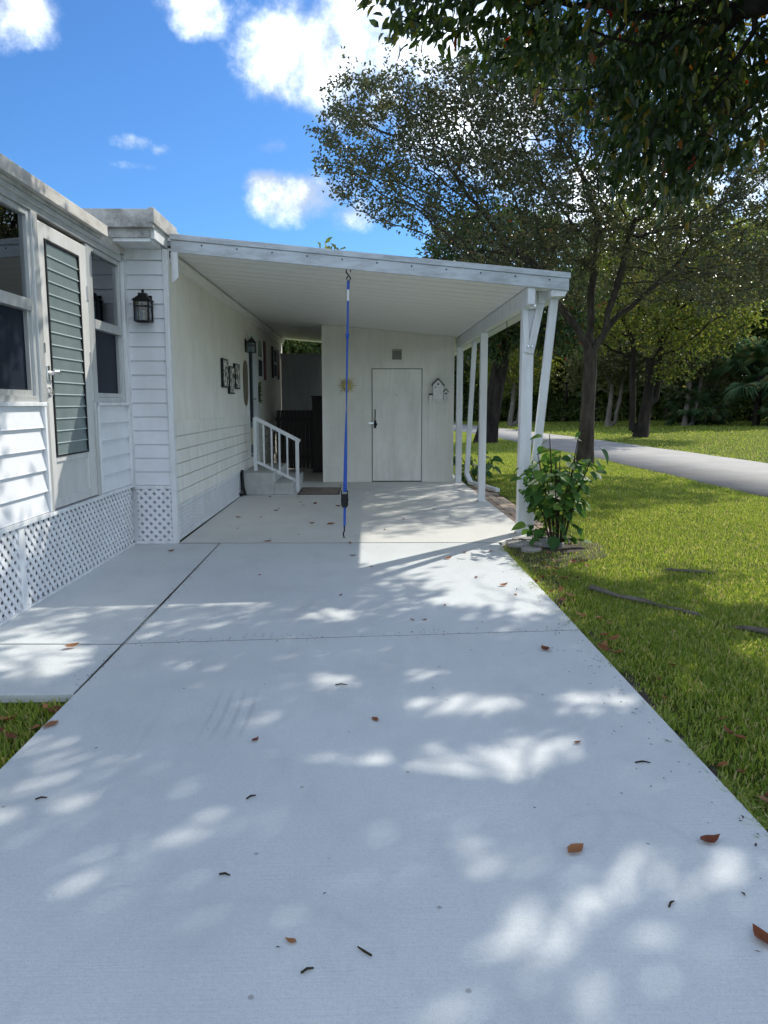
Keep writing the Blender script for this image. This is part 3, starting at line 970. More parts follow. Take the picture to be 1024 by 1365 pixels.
for k in range(nb):
    a = SX0 + (SX1 - SX0) * k / nb
    b = SX0 + (SX1 - SX0) * (k + 1) / nb
    a0, b0 = a + .0025, b - .0025
    pieces = []
    if b <= .09 or a >= 1.0:
        pieces = [(a0, b0, .006)]
    elif a < .09:
        pieces = [(a0, .088, .006), (.0885, b0, 2.046)]
    elif b > 1.0:
        pieces = [(1.002, b0, .006), (a0, 1.0015, 2.046)]
    else:
        pieces = [(a0, b0, 2.046)]
    for (u, v, zb) in pieces:
        if v - u < .012:
            continue
        m = MB()
        # two shallow flutes per board
        for (s, e, t) in ((0, .46, .0), (.46, .54, .004), (.54, 1, .0)):
            x0, x1 = u + (v - u) * s, u + (v - u) * e
            m.add([(x0, SY + t, zb), (x1, SY + t, zb), (x1, SY + .0115, zb), (x0, SY + .0115, zb), (x0, SY + t, zc(x0) - .004), (x1, SY + t, zc(x1) - .004), (x1, SY + .0115, zc(x1) - .004), (x0, SY + .0115, zc(x0) - .004)],
                  [(0, 3, 2, 1), (4, 5, 6, 7), (0, 1, 5, 4), (1, 2, 6, 5), (2, 3, 7, 6), (3, 0, 4, 7)])
        part('board', m, 'shed', shed)
part('corner_trim', MB().box(SX1 - .008, SX1 + .018, SY - .010, SY + .05, .004, zc(SX1) - .006), 'shed', shed)
part('corner_trim', MB().box(SX0 - .016, SX0 + .006, SY - .010, SY + .05, .004, zc(SX0) - .006), 'shed', shed)
part('sill_plate', MB().box(SX0, .088, SY - .012, SY - .001, .004, .022).box(1.002, SX1 - .01, SY - .012, SY - .001, .004, .022), 'shed', shed)
tp = MB()
slope_box(SX0, SX1 - .01, SY - .014, SY - .002, -.03, .009, tp)
part('top_trim', tp, 'shed', shed)
sd = part('door', MB().box(.103, .988, SY - .012, SY + .022, .022, 2.033), 'shed_door', shed, .003)
part('shadow_gap', MB().box(.988, 1.001, SY + .0, SY + .03, .01, 2.045), 'dark', shed)  # dark strip painted in for the shadow gap beside the door
part('knob', MB().tube([(.155, SY - .012, 1.05), (.155, SY - .06, 1.05)], [.03, .034], 12).box(.13, .17, SY - .02, SY - .012, .98, 1.12), 'black_metal', sd)
part('chain', MB().tube([(.15, SY - .016, 1.32), (.152, SY - .02, 1.2), (.145, SY - .02, 1.09)], .009, 6), 'black_metal', sd)
part('hasp', MB().box(.03, .14, SY - .02, SY - .0125, 1.055, 1.085), 'chrome', sd)
for z in (.35, 1.62):
    part('hinge', MB().tube([(.985, SY - .016, z), (.985, SY - .016, z + .1)], .009, 8), 'aluminium', sd)
part('peephole', MB().tube([(.545, SY - .012, 1.57), (.545, SY - .016, 1.57)], .008, 8), 'dark', sd)
vn = part('vent', MB().box(.455, .63, SY - .02, SY - .003, 2.20, 2.215).box(.455, .63, SY - .02, SY - .003, 2.365, 2.38).box(.455, .47, SY - .02, SY - .003, 2.215, 2.365).box(.615, .63, SY - .02, SY - .003, 2.215, 2.365), 'vent', shed)
for k in range(7):
    z = 2.218 + k * .021
    part('slat', MB().prism([(SY - .004, z), (SY - .016, z - .006), (SY - .016, z - .001), (SY - .004, z + .014)], 'x', .47, .615), 'vent', vn)

# the dark passage between the home and the shed
pw_ = thing('passage_wall', 'grey panel wall closing the dark passage beside the shed', 'wall', (-1.4, 18.0, 0))
for k in range(2):
    part('panel', MB().box(-1.97 + k * .62, -1.355 + k * .62, 18.0, 18.04, .01, 2.52), 'grey_panel', pw_, .004)
part('top_rail', MB().box(-1.97, -.73, 17.99, 18.05, 2.521, 2.56), 'grey_panel', pw_)
gate = thing('picket_gate', 'dark brown picket gate in the passage beside the shed', 'gate', (-1.4, 16.6, 0))
for k in range(9):
    x = -1.93 + k * .088
    part('picket', MB().box(x, x + .083, 16.6, 16.62, .03, 1.28), 'dark_wood', gate, .003)
part('rail', MB().box(-1.95, -1.12, 16.625, 16.66, .25, .33).box(-1.95, -1.12, 16.625, 16.66, 1.05, 1.13), 'dark_wood', gate)
cab = thing('storage_cabinet', 'tall dark brown cabinet standing against the shed side', 'cabinet', (-.95, 16.2, 0))
part('body', MB().box(-1.12, -.80, 15.9, 16.5, .01, 1.55), 'dark_wood', cab, .006)
part('door', MB().box(-1.105, -.815, 15.884, 15.899, .06, 1.5), 'dark_wood', cab, .003)
part('top', MB().box(-1.14, -.79, 15.87, 16.52, 1.551, 1.58), 'dark_wood', cab, .004)


# ------------------------------------------------------------------ trees
def unit(v):
    return v / (np.linalg.norm(v, axis=-1, keepdims=True) + 1e-9)


def lobes_points(lobes, n, rng, shell=.0):
    """random points in a union of ellipsoids: (cx,cy,cz,rx,ry,rz[,weight])"""
    w = np.array([(l[6] if len(l) > 6 else 1.) * l[3] * l[4] * l[5] for l in lobes])
    k = rng.choice(len(lobes), n, p=w / w.sum())
    L = np.array([l[:6] for l in lobes])
    d = unit(rng.normal(size=(n, 3)))
    r = rng.random(n) ** (1 / 3.)
    r = shell + (1 - shell) * r
    return L[k, :3] + d * r[:, None] * L[k, 3:6]


def colonize(start, att, step, infl, kill, iters, rng, trop=0.0):
    """grow a branch skeleton from start (list of (point, parent)) towards attraction points"""
    P = np.zeros((60000, 3))
    par = [q for _, q in start]
    n = len(start)
    P[:n] = [p for p, _ in start]
    att = att.copy()

    def nearest(A, B, off):
        best = np.full(len(A), 1e18)
        arg = np.zeros(len(A), int)
        for c in range(0, len(B), 400):
            d = ((A[:, None] - B[None, c:c + 400]) ** 2).sum(-1)
            j = d.argmin(1)
            m = d[np.arange(len(A)), j]
            u = m < best
            best[u] = m[u]
            arg[u] = j[u] + c + off
        return best, arg
    best, arg = nearest(att, P[:n], 0)
    tried = {}
    for it in range(iters):
        if len(att) == 0:
            break
        act = best < infl ** 2
        if not act.any():
            infl *= 1.5
            continue
        acc = np.zeros((n, 3))
        np.add.at(acc, arg[act], unit(att[act] - P[arg[act]]))
        idx = np.unique(arg[act])
        d = unit(acc[idx]) + rng.normal(size=(len(idx), 3)) * .2 + np.array([0, 0, trop])
        new = P[idx] + unit(d) * step
        n_old = n
        for j, q in zip(idx, new):
            tried[j] = tried.get(j, 0) + 1
            if tried[j] > 5:
                continue
            P[n] = q
            par.append(int(j))
            n += 1
        if n == n_old:
            # give up the attractors no branch can reach
            sel = ~np.isin(arg, [j for j in tried if tried[j] > 5])
            if sel.all():
                break
            att, best, arg = att[sel], best[sel], arg[sel]
            continue
        b2, a2 = nearest(att, P[n_old:n], n_old)
        u = b2 < best
        best[u], arg[u] = b2[u], a2[u]
        sel = best > kill ** 2
        att, best, arg = att[sel], best[sel], arg[sel]
    return P[:n].copy(), np.array(par)


def pipe_radii(par, tip, expo, n):
    r = np.zeros(n)
    kids = np.zeros(n, int)
    for i in range(n - 1, 0, -1):
        if kids[i] == 0:
            r[i] = tip ** expo
        p = par[i]
        r[p] += r[i]
        kids[p] += 1
    r = np.maximum(r, tip ** expo) ** (1 / expo)
    return r, kids


def tubes_np(P, par, R, sides, minr=0.):
    """frustum for every skeleton edge, joined along the chain"""
    idx = [i for i in range(1, len(P)) if par[i] >= 0 and R[i] >= minr]
    idx = np.array(idx)
    a, b = P[par[idx]], P[idx]
    d = unit(b - a)
    ref = np.where(np.abs(d[:, 2:3]) > .9, np.array([[1., 0, 0]]), np.array([[0, 0, 1.]]))
    u = unit(np.cross(d, ref))
    v = np.cross(d, u)
    t = np.arange(sides) * 2 * np.pi / sides
    ring = u[:, None] * np.cos(t)[None, :, None] + v[:, None] * np.sin(t)[None, :, None]
    ra = np.minimum(R[par[idx]], R[idx] * 1.35)[:, None, None]
    rb = R[idx][:, None, None]
    ext = (d * (R[idx] * .35)[:, None])[:, None]
    V = np.concatenate([a[:, None] - ext + ring * ra, b[:, None] + ext + ring * rb], 1).reshape(-1, 3)
    o = np.arange(len(idx))[:, None] * 2 * sides
    k = np.arange(sides)[None]
    F = np.stack([o + k, o + (k + 1) % sides, o + sides + (k + 1) % sides, o + sides + k], -1).reshape(-1, 4)
    return V, F


def leaves_np(P, D, L, W, rng, shape='diamond', fold=.2, curl=.2, flat=0.0):
    n = len(P)
    a = unit(D)
    nrm = rng.normal(size=(n, 3))
    nrm = nrm * (1 - flat) + np.array([0, 0, 1.]) * flat
    s = unit(np.cross(a, nrm))
    m = np.cross(s, a)
    m = np.where(m[:, 2:3] < 0, -m, m)
    L = np.asarray(L).reshape(-1, 1)
    W = np.asarray(W).reshape(-1, 1)
    if shape == 'diamond':
        V = np.stack([P, P + a * L * .5 - s * W * .5 + m * W * fold, P + a * L - m * L * curl, P + a * L * .5 + s * W * .5 + m * W * fold], 1)
        o = np.arange(n)[:, None] * 4
        F = np.concatenate([o + np.array([[0, 1, 2]]), o + np.array([[0, 2, 3]])], 1).reshape(-1, 3)
    else:
        V = np.stack([P, P + a * L * .28 - s * W * .44 + m * W * fold, P + a * L * .66 - s * W * .40 + m * (W * fold - L * curl * .4), P + a * L - m * L * curl,
                      P + a * L * .66 + s * W * .40 + m * (W * fold - L * curl * .4), P + a * L * .28 + s * W * .44 + m * W * fold, P + a * L * .47 - m * L * curl * .15], 1)
        o = np.arange(n)[:, None] * 7
        T = np.array([[0, 1, 6], [1, 2, 6], [2, 3, 6], [6, 3, 4], [6, 4, 5], [0, 6, 5]])
        F = (o[:, None] + T[None]).reshape(-1, 3)
    return V.reshape(-1, 3), F


def make_tree(name, label, cat, base, trunk, lobes, seed, n_att=900, step=.35, infl=2.2, kill=.6, tip=.006, expo=2.3, leaf=(.09, .04), per_tip=14, spread=.22,
              leaf_mat_='oak_leaf', bark_='oak_bark', sides=7, trunk_r=None, shape='diamond', droop=0.0, minr=.004, shell=.25, group=None, trop=.05, iters=90, flare=1.35, flat=0., leafy=2.0, keep=1.0, shoots=0, gaps=None):
    """trunk: list of polylines (world xyz) that start the skeleton; the first is the bole."""
    rng = np.random.default_rng(seed)
    start = []
    ends = {}
    for line, at in trunk:
        prev = at
        for q in line:
            start.append((q, prev))
            prev = len(start) - 1
    att = lobes_points(lobes, n_att, rng, shell)
    P, par = colonize(start, att, step, infl, kill, iters, rng, trop)
    R, kids = pipe_radii(par, tip, expo, len(P))
    R0 = R.copy()
    if trunk_r:
        n0 = len(trunk[0][0])
        kx = math.log(trunk_r / tip) / math.log(R.max() / tip)
        R = np.minimum(tip * (R / tip) ** kx, trunk_r * .9)
        for i in range(n0):
            q = i / max(1, n0 - 1)
            R[i] = trunk_r * (1 + (flare - 1) * (1 - q) ** 3)
    t = thing(name, label, cat, base, group)
    V, F = tubes_np(P, par, R, sides, minr)
    link('trunk', quick_mesh('trunk', V, F), bark_, t, smooth=True)
    term = np.where((R0 < tip * leafy))[0]
    term = term[par[term] >= 0]
    if keep < 1:
        term = term[rng.random(len(term)) < keep]
    cnt = per_tip
    idx = np.repeat(term, cnt)
    d = unit(P[idx] - P[par[idx]])
    pos = P[idx] + rng.normal(size=(len(idx), 3)) * spread * np.array([1, 1, .75])
    D = d * .6 + unit(rng.normal(size=(len(idx), 3))) * .9 + np.array([0, 0, -droop])
    if shoots:
        # long upright shoots that make the outline feathery
        tops = term[np.argsort(-(P[term, 2] + rng.normal(size=len(term)) * 1.2 - .15 * P[term, 0]))][:shoots * 2]
        tops = rng.choice(tops, shoots, replace=False)
        dirs = unit(unit(P[tops] - P[par[tops]]) * .7 + rng.normal(size=(shoots, 3)) * .25 + np.array([0, 0, .9]))
        ln = rng.uniform(.25, .75, shoots)
        tt = np.tile(np.linspace(.1, 1, 12), shoots)
        ii = np.repeat(np.arange(shoots), 12)
        pos = np.concatenate([pos, P[tops][ii] + dirs[ii] * (tt * ln[ii])[:, None] + rng.normal(size=(len(ii), 3)) * .02])
        D = np.concatenate([D, dirs[ii] * .7 + unit(rng.normal(size=(len(ii), 3))) * .8])
    if gaps is not None:
        # leaves cut away along the sun direction to shape sun patches on the ground
        S = np.array(SDIR)
        gx, gy = pos[:, 0] - S[0] / S[2] * pos[:, 2], pos[:, 1] - S[1] / S[2] * pos[:, 2]
        wob = .2 * np.sin(gx * 9 + gy * 5) + .2 * np.sin(gy * 13 - gx * 4)
        ok = np.ones(len(pos), bool)
        for (ax, ay, rx, ry) in gaps:
            d = ((gx - ax) / (rx + .035)) ** 2 + ((gy - ay) / (ry + .035)) ** 2
            ok &= (d + wob > 1.1)
        pos, D = pos[ok], D[ok]
    Ls = leaf[0] * rng.uniform(.65, 1.25, len(pos))
    Ws = leaf[1] * rng.uniform(.7, 1.2, len(pos))
    V, F = leaves_np(pos, D, Ls, Ws, rng, shape, flat=flat)
    me = quick_mesh('crown', V, F)
    tag(link('crown', me, leaf_mat_, t))
    return t, P, par, R


# the oak on the lawn beyond the carport
def line(a, b, n, wob=0.0, rng=random):
    return [tuple(a[k] + (b[k] - a[k]) * i / n + (rng.uniform(-wob, wob) if 0 < i < n else 0) for k in range(3)) for i in range(n + 1)]


OX, OY = 5.15, 18.0
bole = [(OX + dx, OY, z) for dx, z in ((-.02, -.1), (-.01, .25), (0, .7), (.0, 1.2), (.02, 1.7), (.03, 2.2), (.02, 2.6))]
n0 = len(bole) - 1
limbs = [(bole, -1),
         (line((OX - .18, OY - .1, 2.9), (OX - 1.1, OY - .5, 4.0), 4, .05), n0),
         (line((OX + .02, OY + .1, 3.0), (OX + .1, OY + .1, 5.6), 8, .06), n0),
         (line((OX + .25, OY - .1, 2.9), (OX + .75, OY - .4, 5.4), 8, .06), n0),
         (line((OX + .5, OY + .2, 3.2), (OX + 2.2, OY + .6, 4.7), 6, .06), n0),
         (line((OX - .1, OY + .3, 3.0), (OX - .8, OY + 1.4, 4.4), 5, .06), n0)]
oak_lobes = [(1.2, 17.0, 6.6, 2.3, 2.2, 1.6, 1.3), (.25, 16.8, 7.25, 1.15, 1.3, .95, 1.5), (2.6, 17.0, 7.2, 2.0, 2.2, 1.5), (4.6, 17.2, 7.6, 2.6, 2.5, 1.7, .8), (3.0, 16.5, 5.2, 1.9, 2.0, 1.2, .9),
             (6.8, 17.2, 6.2, 2.6, 2.6, 1.6, .75), (8.2, 17.5, 4.9, 2.3, 2.2, 1.2, 1.0), (5.6, 18.5, 4.8, 2.6, 2.0, 1.1, .8), (3.4, 18.2, 4.2, 1.6, 1.6, .8, .8), (7.2, 16.0, 3.9, 1.3, 1.3, .75, 1.0), (5.8, 16.6, 8.2, 1.8, 1.8, .8, .8)]
make_tree('oak_tree', 'spreading grey green oak tree standing on the lawn just beyond the carport corner', 'tree', (OX, OY, 0), limbs, oak_lobes, 11, n_att=6500, step=.19, infl=1.6, kill=.26,
          leaf=(.092, .052), per_tip=34, spread=.11, trunk_r=.155, sides=8, tip=.005, keep=.60, flare=1.6, shoots=260, expo=2.25, iters=110, shell=.15)

# the large leaved tree whose boughs hang over the driveway from the right
NX, NY = 5.4, 4.6
bole = [(NX, NY, -.1), (NX, NY, .5), (NX - .02, NY + .05, 1.2), (NX - .03, NY + .1, 2.0), (NX - .05, NY + .15, 2.7)]
n0 = len(bole) - 1
limbs = [(bole, -1),
         (line((NX - .3, NY + .5, 3.2), (NX - 1.8, NY + 2.6, 4.9), 6, .08), n0),
         (line((NX + .1, NY + .5, 3.2), (NX + .3, NY + 2.8, 5.3), 6, .08), n0),
         (line((NX - .3, NY + .0, 3.2), (NX - 2.2, NY + .6, 5.4), 6, .08), n0),
         (line((NX + .3, NY - .2, 3.2), (NX + 1.4, NY - 1.0, 5.2), 6, .08), n0)]
near_lobes = [(3.0, 8.0, 4.3, .75, .9, 1.0, 2.6), (2.0, 8.0, 5.1, 1.0, 1.0, .65, 1.6), (-.05, 7.9, 6.0, .5, .6, .35, 1.5), (2.35, 8.0, 5.5, 1.3, 1.2, .9, 1.5), (.7, 7.9, 5.55, .75, .9, .6, 1.6), (4.0, 8.2, 5.6, 1.4, 1.5, 1.1, 1.3), (1.9, 7.2, 6.4, 1.8, 1.6, .7), (4.2, 6.8, 6.6, 2.3, 2.2, 1.1, .9),
              (4.3, 7.4, 4.4, .9, .9, .65, 1.1), (6.5, 8.2, 5.9, 2.2, 2.2, 1.3, 1.1), (7.2, 5.5, 6.0, 2.0, 2.2, 1.4, .6), (5.0, 3.5, 6.2, 2.4, 2.0, 1.3, .6), (3.2, 5.0, 6.6, 1.8, 1.8, .9, .8), (6.0, 10.2, 5.2, 1.5, 1.3, .9, .8), (5.7, 7.3, 6.2, 1.2, 1.2, .7, 1.3), (3.9, 10.3, 5.5, 1.5, 1.2, .8, .8), (2.6, 9.5, 5.6, 1.0, 1.0, .6, .8)]
make_tree('large_leaved_tree', 'dark tree with large drooping leaves hanging into the picture from the upper right', 'tree', (NX, NY, 0), limbs, near_lobes, 23, n_att=4200, step=.2, infl=1.8, kill=.28,
          leaf=(.145, .064), per_tip=36, spread=.15, trunk_r=.21, keep=.78, gaps=[(0.2, 2.82, 0.55, 0.16), (0.39, 3.44, 0.26, 0.13), (1.1, 3.47, 0.18, 0.12), (0.34, 2.16, 0.13, 0.09), (0.37, 1.82, 0.08, 0.08), (-0.62, 2.38, 0.08, 0.07), (-0.83, 2.25, 0.07, 0.06), (-0.25, 5.0, 0.16, 0.15), (-1.31, 5.5, 0.47, 0.17), (-2.02, 5.52, 0.49, 0.26), (-1.89, 4.22, 0.29, 0.41), (0.93, 5.89, 0.49, 0.79), (0.27, 3.85, 0.08, 0.08), (-0.49, 3.31, 0.06, 0.07), (-0.23, 3.82, 0.14, 0.1), (0.65, 3.0, 0.19, 0.1), (2.6, 4.2, .5, .3), (3.2, 5.6, .6, .5), (2.2, 6.6, .3, .5)], leaf_mat_='near_leaf', bark_='dark_bark', shape='leaf', droop=.75, tip=.006, expo=2.2, iters=110, shell=.1)

# the mango like tree behind the rear posts
TX, TY = 4.55, 29.0
bole = [(TX - .1, TY, -.1), (TX, TY, .5), (TX + .15, TY, 1.2), (TX + .3, TY, 2.2), (TX + .45, TY, 3.0)]
make_tree('dark_leafy_tree', 'dark leaning tree with thick trunk seen between the rear carport posts', 'tree', (TX, TY, 0),
          [(bole, -1), (line((TX + .5, TY, 3.3), (TX + 1.2, TY, 5.0), 4, .05), 4), (line((TX + .1, TY, 3.3), (TX - 1.0, TY, 5.0), 4, .05), 4)],
          [(TX + 1.4, TY - .3, 5.0, 2.4, 2.2, 1.5), (TX - 1.2, TY, 5.6, 2.0, 2.0, 1.5), (TX + .5, TY, 7.0, 2.8, 2.6, 1.6), (TX + 2.3, TY - .8, 3.9, 1.1, 1.1, .9, 1.4), (TX - .4, TY - .8, 3.9, 1.2, 1.2, .8)], 31, n_att=1600, step=.34, infl=2.6, kill=.5,
          leaf=(.26, .10), per_tip=28, spread=.27, trunk_r=.30, leaf_mat_='mango_leaf', bark_='dark_bark', tip=.012, droop=.5, minr=.01, flare=1.7)

# across the road: tree with two or three dark stems
DX, DY = 12.1, 33.5
bole = [(DX - .15, DY, -.05), (DX - .05, DY, .6), (DX + .08, DY, 1.4), (DX + .15, DY, 2.4), (DX + .15, DY, 3.3)]
make_tree('twin_trunk_tree', 'tree with dark burnt looking forked trunk standing on the grass across the road', 'tree', (DX, DY, 0),
          [(bole, -1), (line((DX - .5, DY + .1, .3), (DX - .55, DY + .2, 4.0), 5, .03), 1), (line((DX + .55, DY + .3, 1.6), (DX + .75, DY + .3, 4.2), 5, .03), 2)],
          [(DX - .8, DY, 5.2, 3.2, 2.6, 1.6), (DX + 2.2, DY, 5.4, 2.6, 2.4, 1.8), (DX + .3, DY, 8.0, 3.5, 3.0, 2.4), (DX + 1.4, DY - 1.2, 3.4, 1.1, 1.1, .7, 1.3), (DX - 2.6, DY - .5, 4.3, 1.4, 1.3, .8)], 41, n_att=2200, step=.36, infl=2.8, kill=.52,
          leaf=(.20, .10), per_tip=26, spread=.28, trunk_r=.21, leaf_mat_='lime_leaf', bark_='dark_bark', tip=.012, minr=.01, flare=1.8)

# thin pale stems further along the verge
for (x, y, s, lb, lm) in ((9.3, 50., 51, 'slim pale trunked tree on the far verge seen beside the middle carport post', 'lime_leaf'), (15.0, 48., 52, 'pale olive tree on the far verge seen left of the oak trunk', 'pale_leaf'),
                          (18.6, 45., 53, 'pale olive tree on the far verge seen right of the oak trunk', 'pale_leaf')):
    make_tree('verge_tree', lb, 'tree', (x, y, 0), [(line((x, y, -.1), (x + .2, y, 2.6), 5, .04), -1), (line((x + .5, y, .3), (x + .9, y, 3.0), 5, .04), 0)],
              [(x, y, 4.6, 2.4, 2.2, 1.9), (x + .8, y, 6.5, 2.2, 2.0, 1.8), (x - 1.2, y, 3.2, 1.4, 1.3, 1.1), (x + 1.6, y, 3.4, 1.5, 1.4, 1.1)], s, n_att=1000, step=.4, infl=3, kill=.6,
              leaf=(.28, .12), per_tip=30, spread=.36, trunk_r=.15, leaf_mat_=lm, bark_='pale_bark', tip=.015, minr=.012, droop=.2)

# ------------------------------------------------------------------ the wood behind: four patterns, copied
WOOD = 'trees of the wood behind the far verge'
wood_lab = ['broad dark tree in the wood behind the far verge', 'tall dark green tree in the wood behind the far verge', 'olive green tree in the wood behind the far verge', 'pale leaved tree in the wood behind the far verge']
protos = []
for q, (lm, hgt, wid) in enumerate((('wood_leaf', 10, 3.6), ('wood_leaf', 13, 3.0), ('lime_leaf', 9, 3.2), ('pale_leaf', 11, 3.4))):
    lb = []
    rr = random.Random(60 + q)
    for k in range(9):
        a = rr.uniform(0, 6.28)
        z = hgt * rr.uniform(.22, .88)
        w = wid * (1.0 - .55 * abs(z / hgt - .45))
        lb.append((math.cos(a) * w * .55, math.sin(a) * w * .55, z, w * .62, w * .62, hgt * .13))
    tr = make_tree('wood_tree', wood_lab[q], 'tree', (0, 0, 0), [(line((0, 0, -.2), (.2, 0, hgt * .35), 6, .08), -1)], lb, 70 + q, n_att=1100, step=.5, infl=4, kill=.7,
                   leaf=(.42, .20), per_tip=26, spread=.45, trunk_r=.2, leaf_mat_=lm, bark_='dark_bark', tip=.02, minr=.016, group=WOOD)[0]
    protos.append(tr)
used = set()
rr = random.Random(5)
# the wood's edge runs from the right, across the view, to behind the home
edge = [(44, 30), (33, 41), (26, 49), (21, 55), (16, 60), (10, 64), (3, 66), (-6, 66), (-16, 62)]
spots = []
for (x0, y0), (x1, y1) in zip(edge[:-1], edge[1:]):
    for k in range(3):
        t = (k + rr.random() * .7) / 3
        spots.append((x0 + (x1 - x0) * t + rr.uniform(-.7, .7), y0 + (y1 - y0) * t + rr.uniform(-.5, 1.5), 0))
        spots.append((x0 + (x1 - x0) * t + rr.uniform(-1, 2.5), y0 + (y1 - y0) * t + 5 + rr.uniform(-1, 2.5), 1))
spots = [q for q in spots if .26 > q[0] / q[1] > -.22 or .26 <= q[0] / q[1] < .66]
for i, (x, y, back) in enumerate(spots):
    q = rr.choice([0, 0, 1, 2, 3] if not back else [0, 1, 1])
    p = protos[q]
    if q not in used:
        used.add(q)
        o = p
        kids = []
    else:
        o = p.copy()
        COL.objects.link(o)
        for ch in [c for c in COL.objects if c.parent == p]:
            c2 = ch.copy()
            COL.objects.link(c2)
            c2.parent = o
    s = rr.uniform(.8, 1.12) * (1.15 if back else 1.0)
    o.location = (x, y, float(terrain(x, y)))
    o.rotation_euler = (0, 0, rr.uniform(0, 6.28))
    o.scale = (s, s, s * rr.uniform(.9, 1.1))

# dense undergrowth that closes the foot of the wood
rng = np.random.default_rng(99)
seg = []
for (x0, y0), (x1, y1) in zip(edge[:-1], edge[1:]):
    n = 2400
    t = rng.random(n)
    dep = rng.random(n) ** 1.3 * 7
    bx = x0 + (x1 - x0) * t + rng.normal(size=n) * .4
    by = y0 + (y1 - y0) * t + dep
    hh = (2.2 + 1.2 * np.sin(bx * 1.3) * np.sin(by * .9 + 1) + .35 * dep) * rng.random(n) ** .8 + .05
    seg.append(np.stack([bx, by, terrain(bx, by) + hh], -1))
C = np.concatenate(seg)
idx = np.repeat(np.arange(len(C)), 7)
pos = C[idx] + rng.normal(size=(len(idx), 3)) * np.array([.35, .35, .28])
pos[:, 2] = np.maximum(pos[:, 2], .0)
V, F = leaves_np(pos, unit(rng.normal(size=(len(idx), 3))) + np.array([0, 0, .25]), rng.uniform(.2, .5, len(idx)), rng.uniform(.09, .2, len(idx)), rng)
tag(link('undergrowth', quick_mesh('undergrowth', V, F), 'wood_leaf'), 'dense dark undergrowth along the foot of the far wood', 'undergrowth', kind='stuff')


# ------------------------------------------------------------------ cabbage palms at the edge of the wood
def make_palm(name, label, x, y, h, r, seed, group):
    rng = np.random.default_rng(seed)
    z = float(terrain(x, y))
    t = thing(name, label, 'palm', (x, y, z), group)
    part('trunk', MB().tube([(x, y, z - .1), (x + .05, y, z + h * .5), (x + .1, y, z + h)], [.22, .17, .17], 9), 'dark_bark', t, smooth=True)
    nf = 34
    Pv, Fv = [], []
    o = 0
    for k in range(nf):
        az_ = rng.uniform(0, 6.28)
        el_ = rng.uniform(-.6, 1.3)
        d = np.array([math.cos(az_) * math.cos(el_), math.sin(az_) * math.cos(el_), math.sin(el_)])
        c = np.array([x + .1, y, z + h]) + d * r * rng.uniform(.5, .75)
        side = unit(np.cross(d, [0, 0, 1.]))
        nrm = np.cross(side, d)
        for j in range(22):
            a = -1.9 + 3.8 * j / 21
            dd = unit(d * math.cos(a) + side * math.sin(a) + nrm * rng.uniform(-.15, .15))
            w = unit(np.cross(dd, nrm)) * .035
            tip = c + dd * r * rng.uniform(.42, .55) + np.array([0, 0, -.18 * r])
            mid = c + dd * r * .32
            Pv += [c - w * .3, mid - w, tip, mid + w]
            Fv += [[o, o + 1, o + 2], [o, o + 2, o + 3]]
            o += 4
    link('crown', quick_mesh('crown', np.array(Pv), np.array(Fv)), 'palm_leaf', t)
    m = MB()
    return t


for i, (x, y, h, r, lb) in enumerate(((21.6, 42.5, 2.9, 2.3, 'tallest fan palm at the wood edge right of the twin trunk tree'), (24.4, 42.5, 1.4, 2.0, 'low fan palm at the wood edge beside the tallest palm'),
                                      (19.4, 45.5, .9, 1.8, 'low fan palm at the wood edge close behind the twin trunk tree'), (27.0, 40.0, 2.2, 2.2, 'fan palm at the wood edge near the right border'),
                                      (22.6, 41.0, .5, 1.6, 'lowest fan palm in front of the tallest palm'))):
    make_palm('fan_palm', lb, x, y, h, r, 200 + i, 'fan palms at the wood edge')

# a treetop that just shows over the carport roof
px, py = -1.55, 32.0
make_tree('distant_tree', 'bright green treetop just showing above the carport roof edge', 'tree', (px, py, 0), [(line((px, py, -.1), (px, py, 4.5), 6, .05), -1)],
          [(px, py, 6.2, 1.6, 1.5, 1.2), (px + .1, py, 7.35, .5, .5, .5)], 88, n_att=350, step=.4, infl=3, kill=.6, leaf=(.28, .15), per_tip=12, spread=.22, trunk_r=.16, leaf_mat_='lime_leaf', bark_='pale_bark', tip=.014, minr=.012)

# ------------------------------------------------------------------ grass
def wave(x, y):
    return (np.sin(x * 2.1 + 1.3 * np.sin(y * 1.1)) * np.sin(y * 1.7 + .9 * np.sin(x * 1.6)) + .6 * np.sin(x * 5.3 + y * 3.1) * np.sin(y * 4.7 - x * 2.2) + .4 * np.sin(x * 11 + 2) * np.sin(y * 12.5)) / 2.


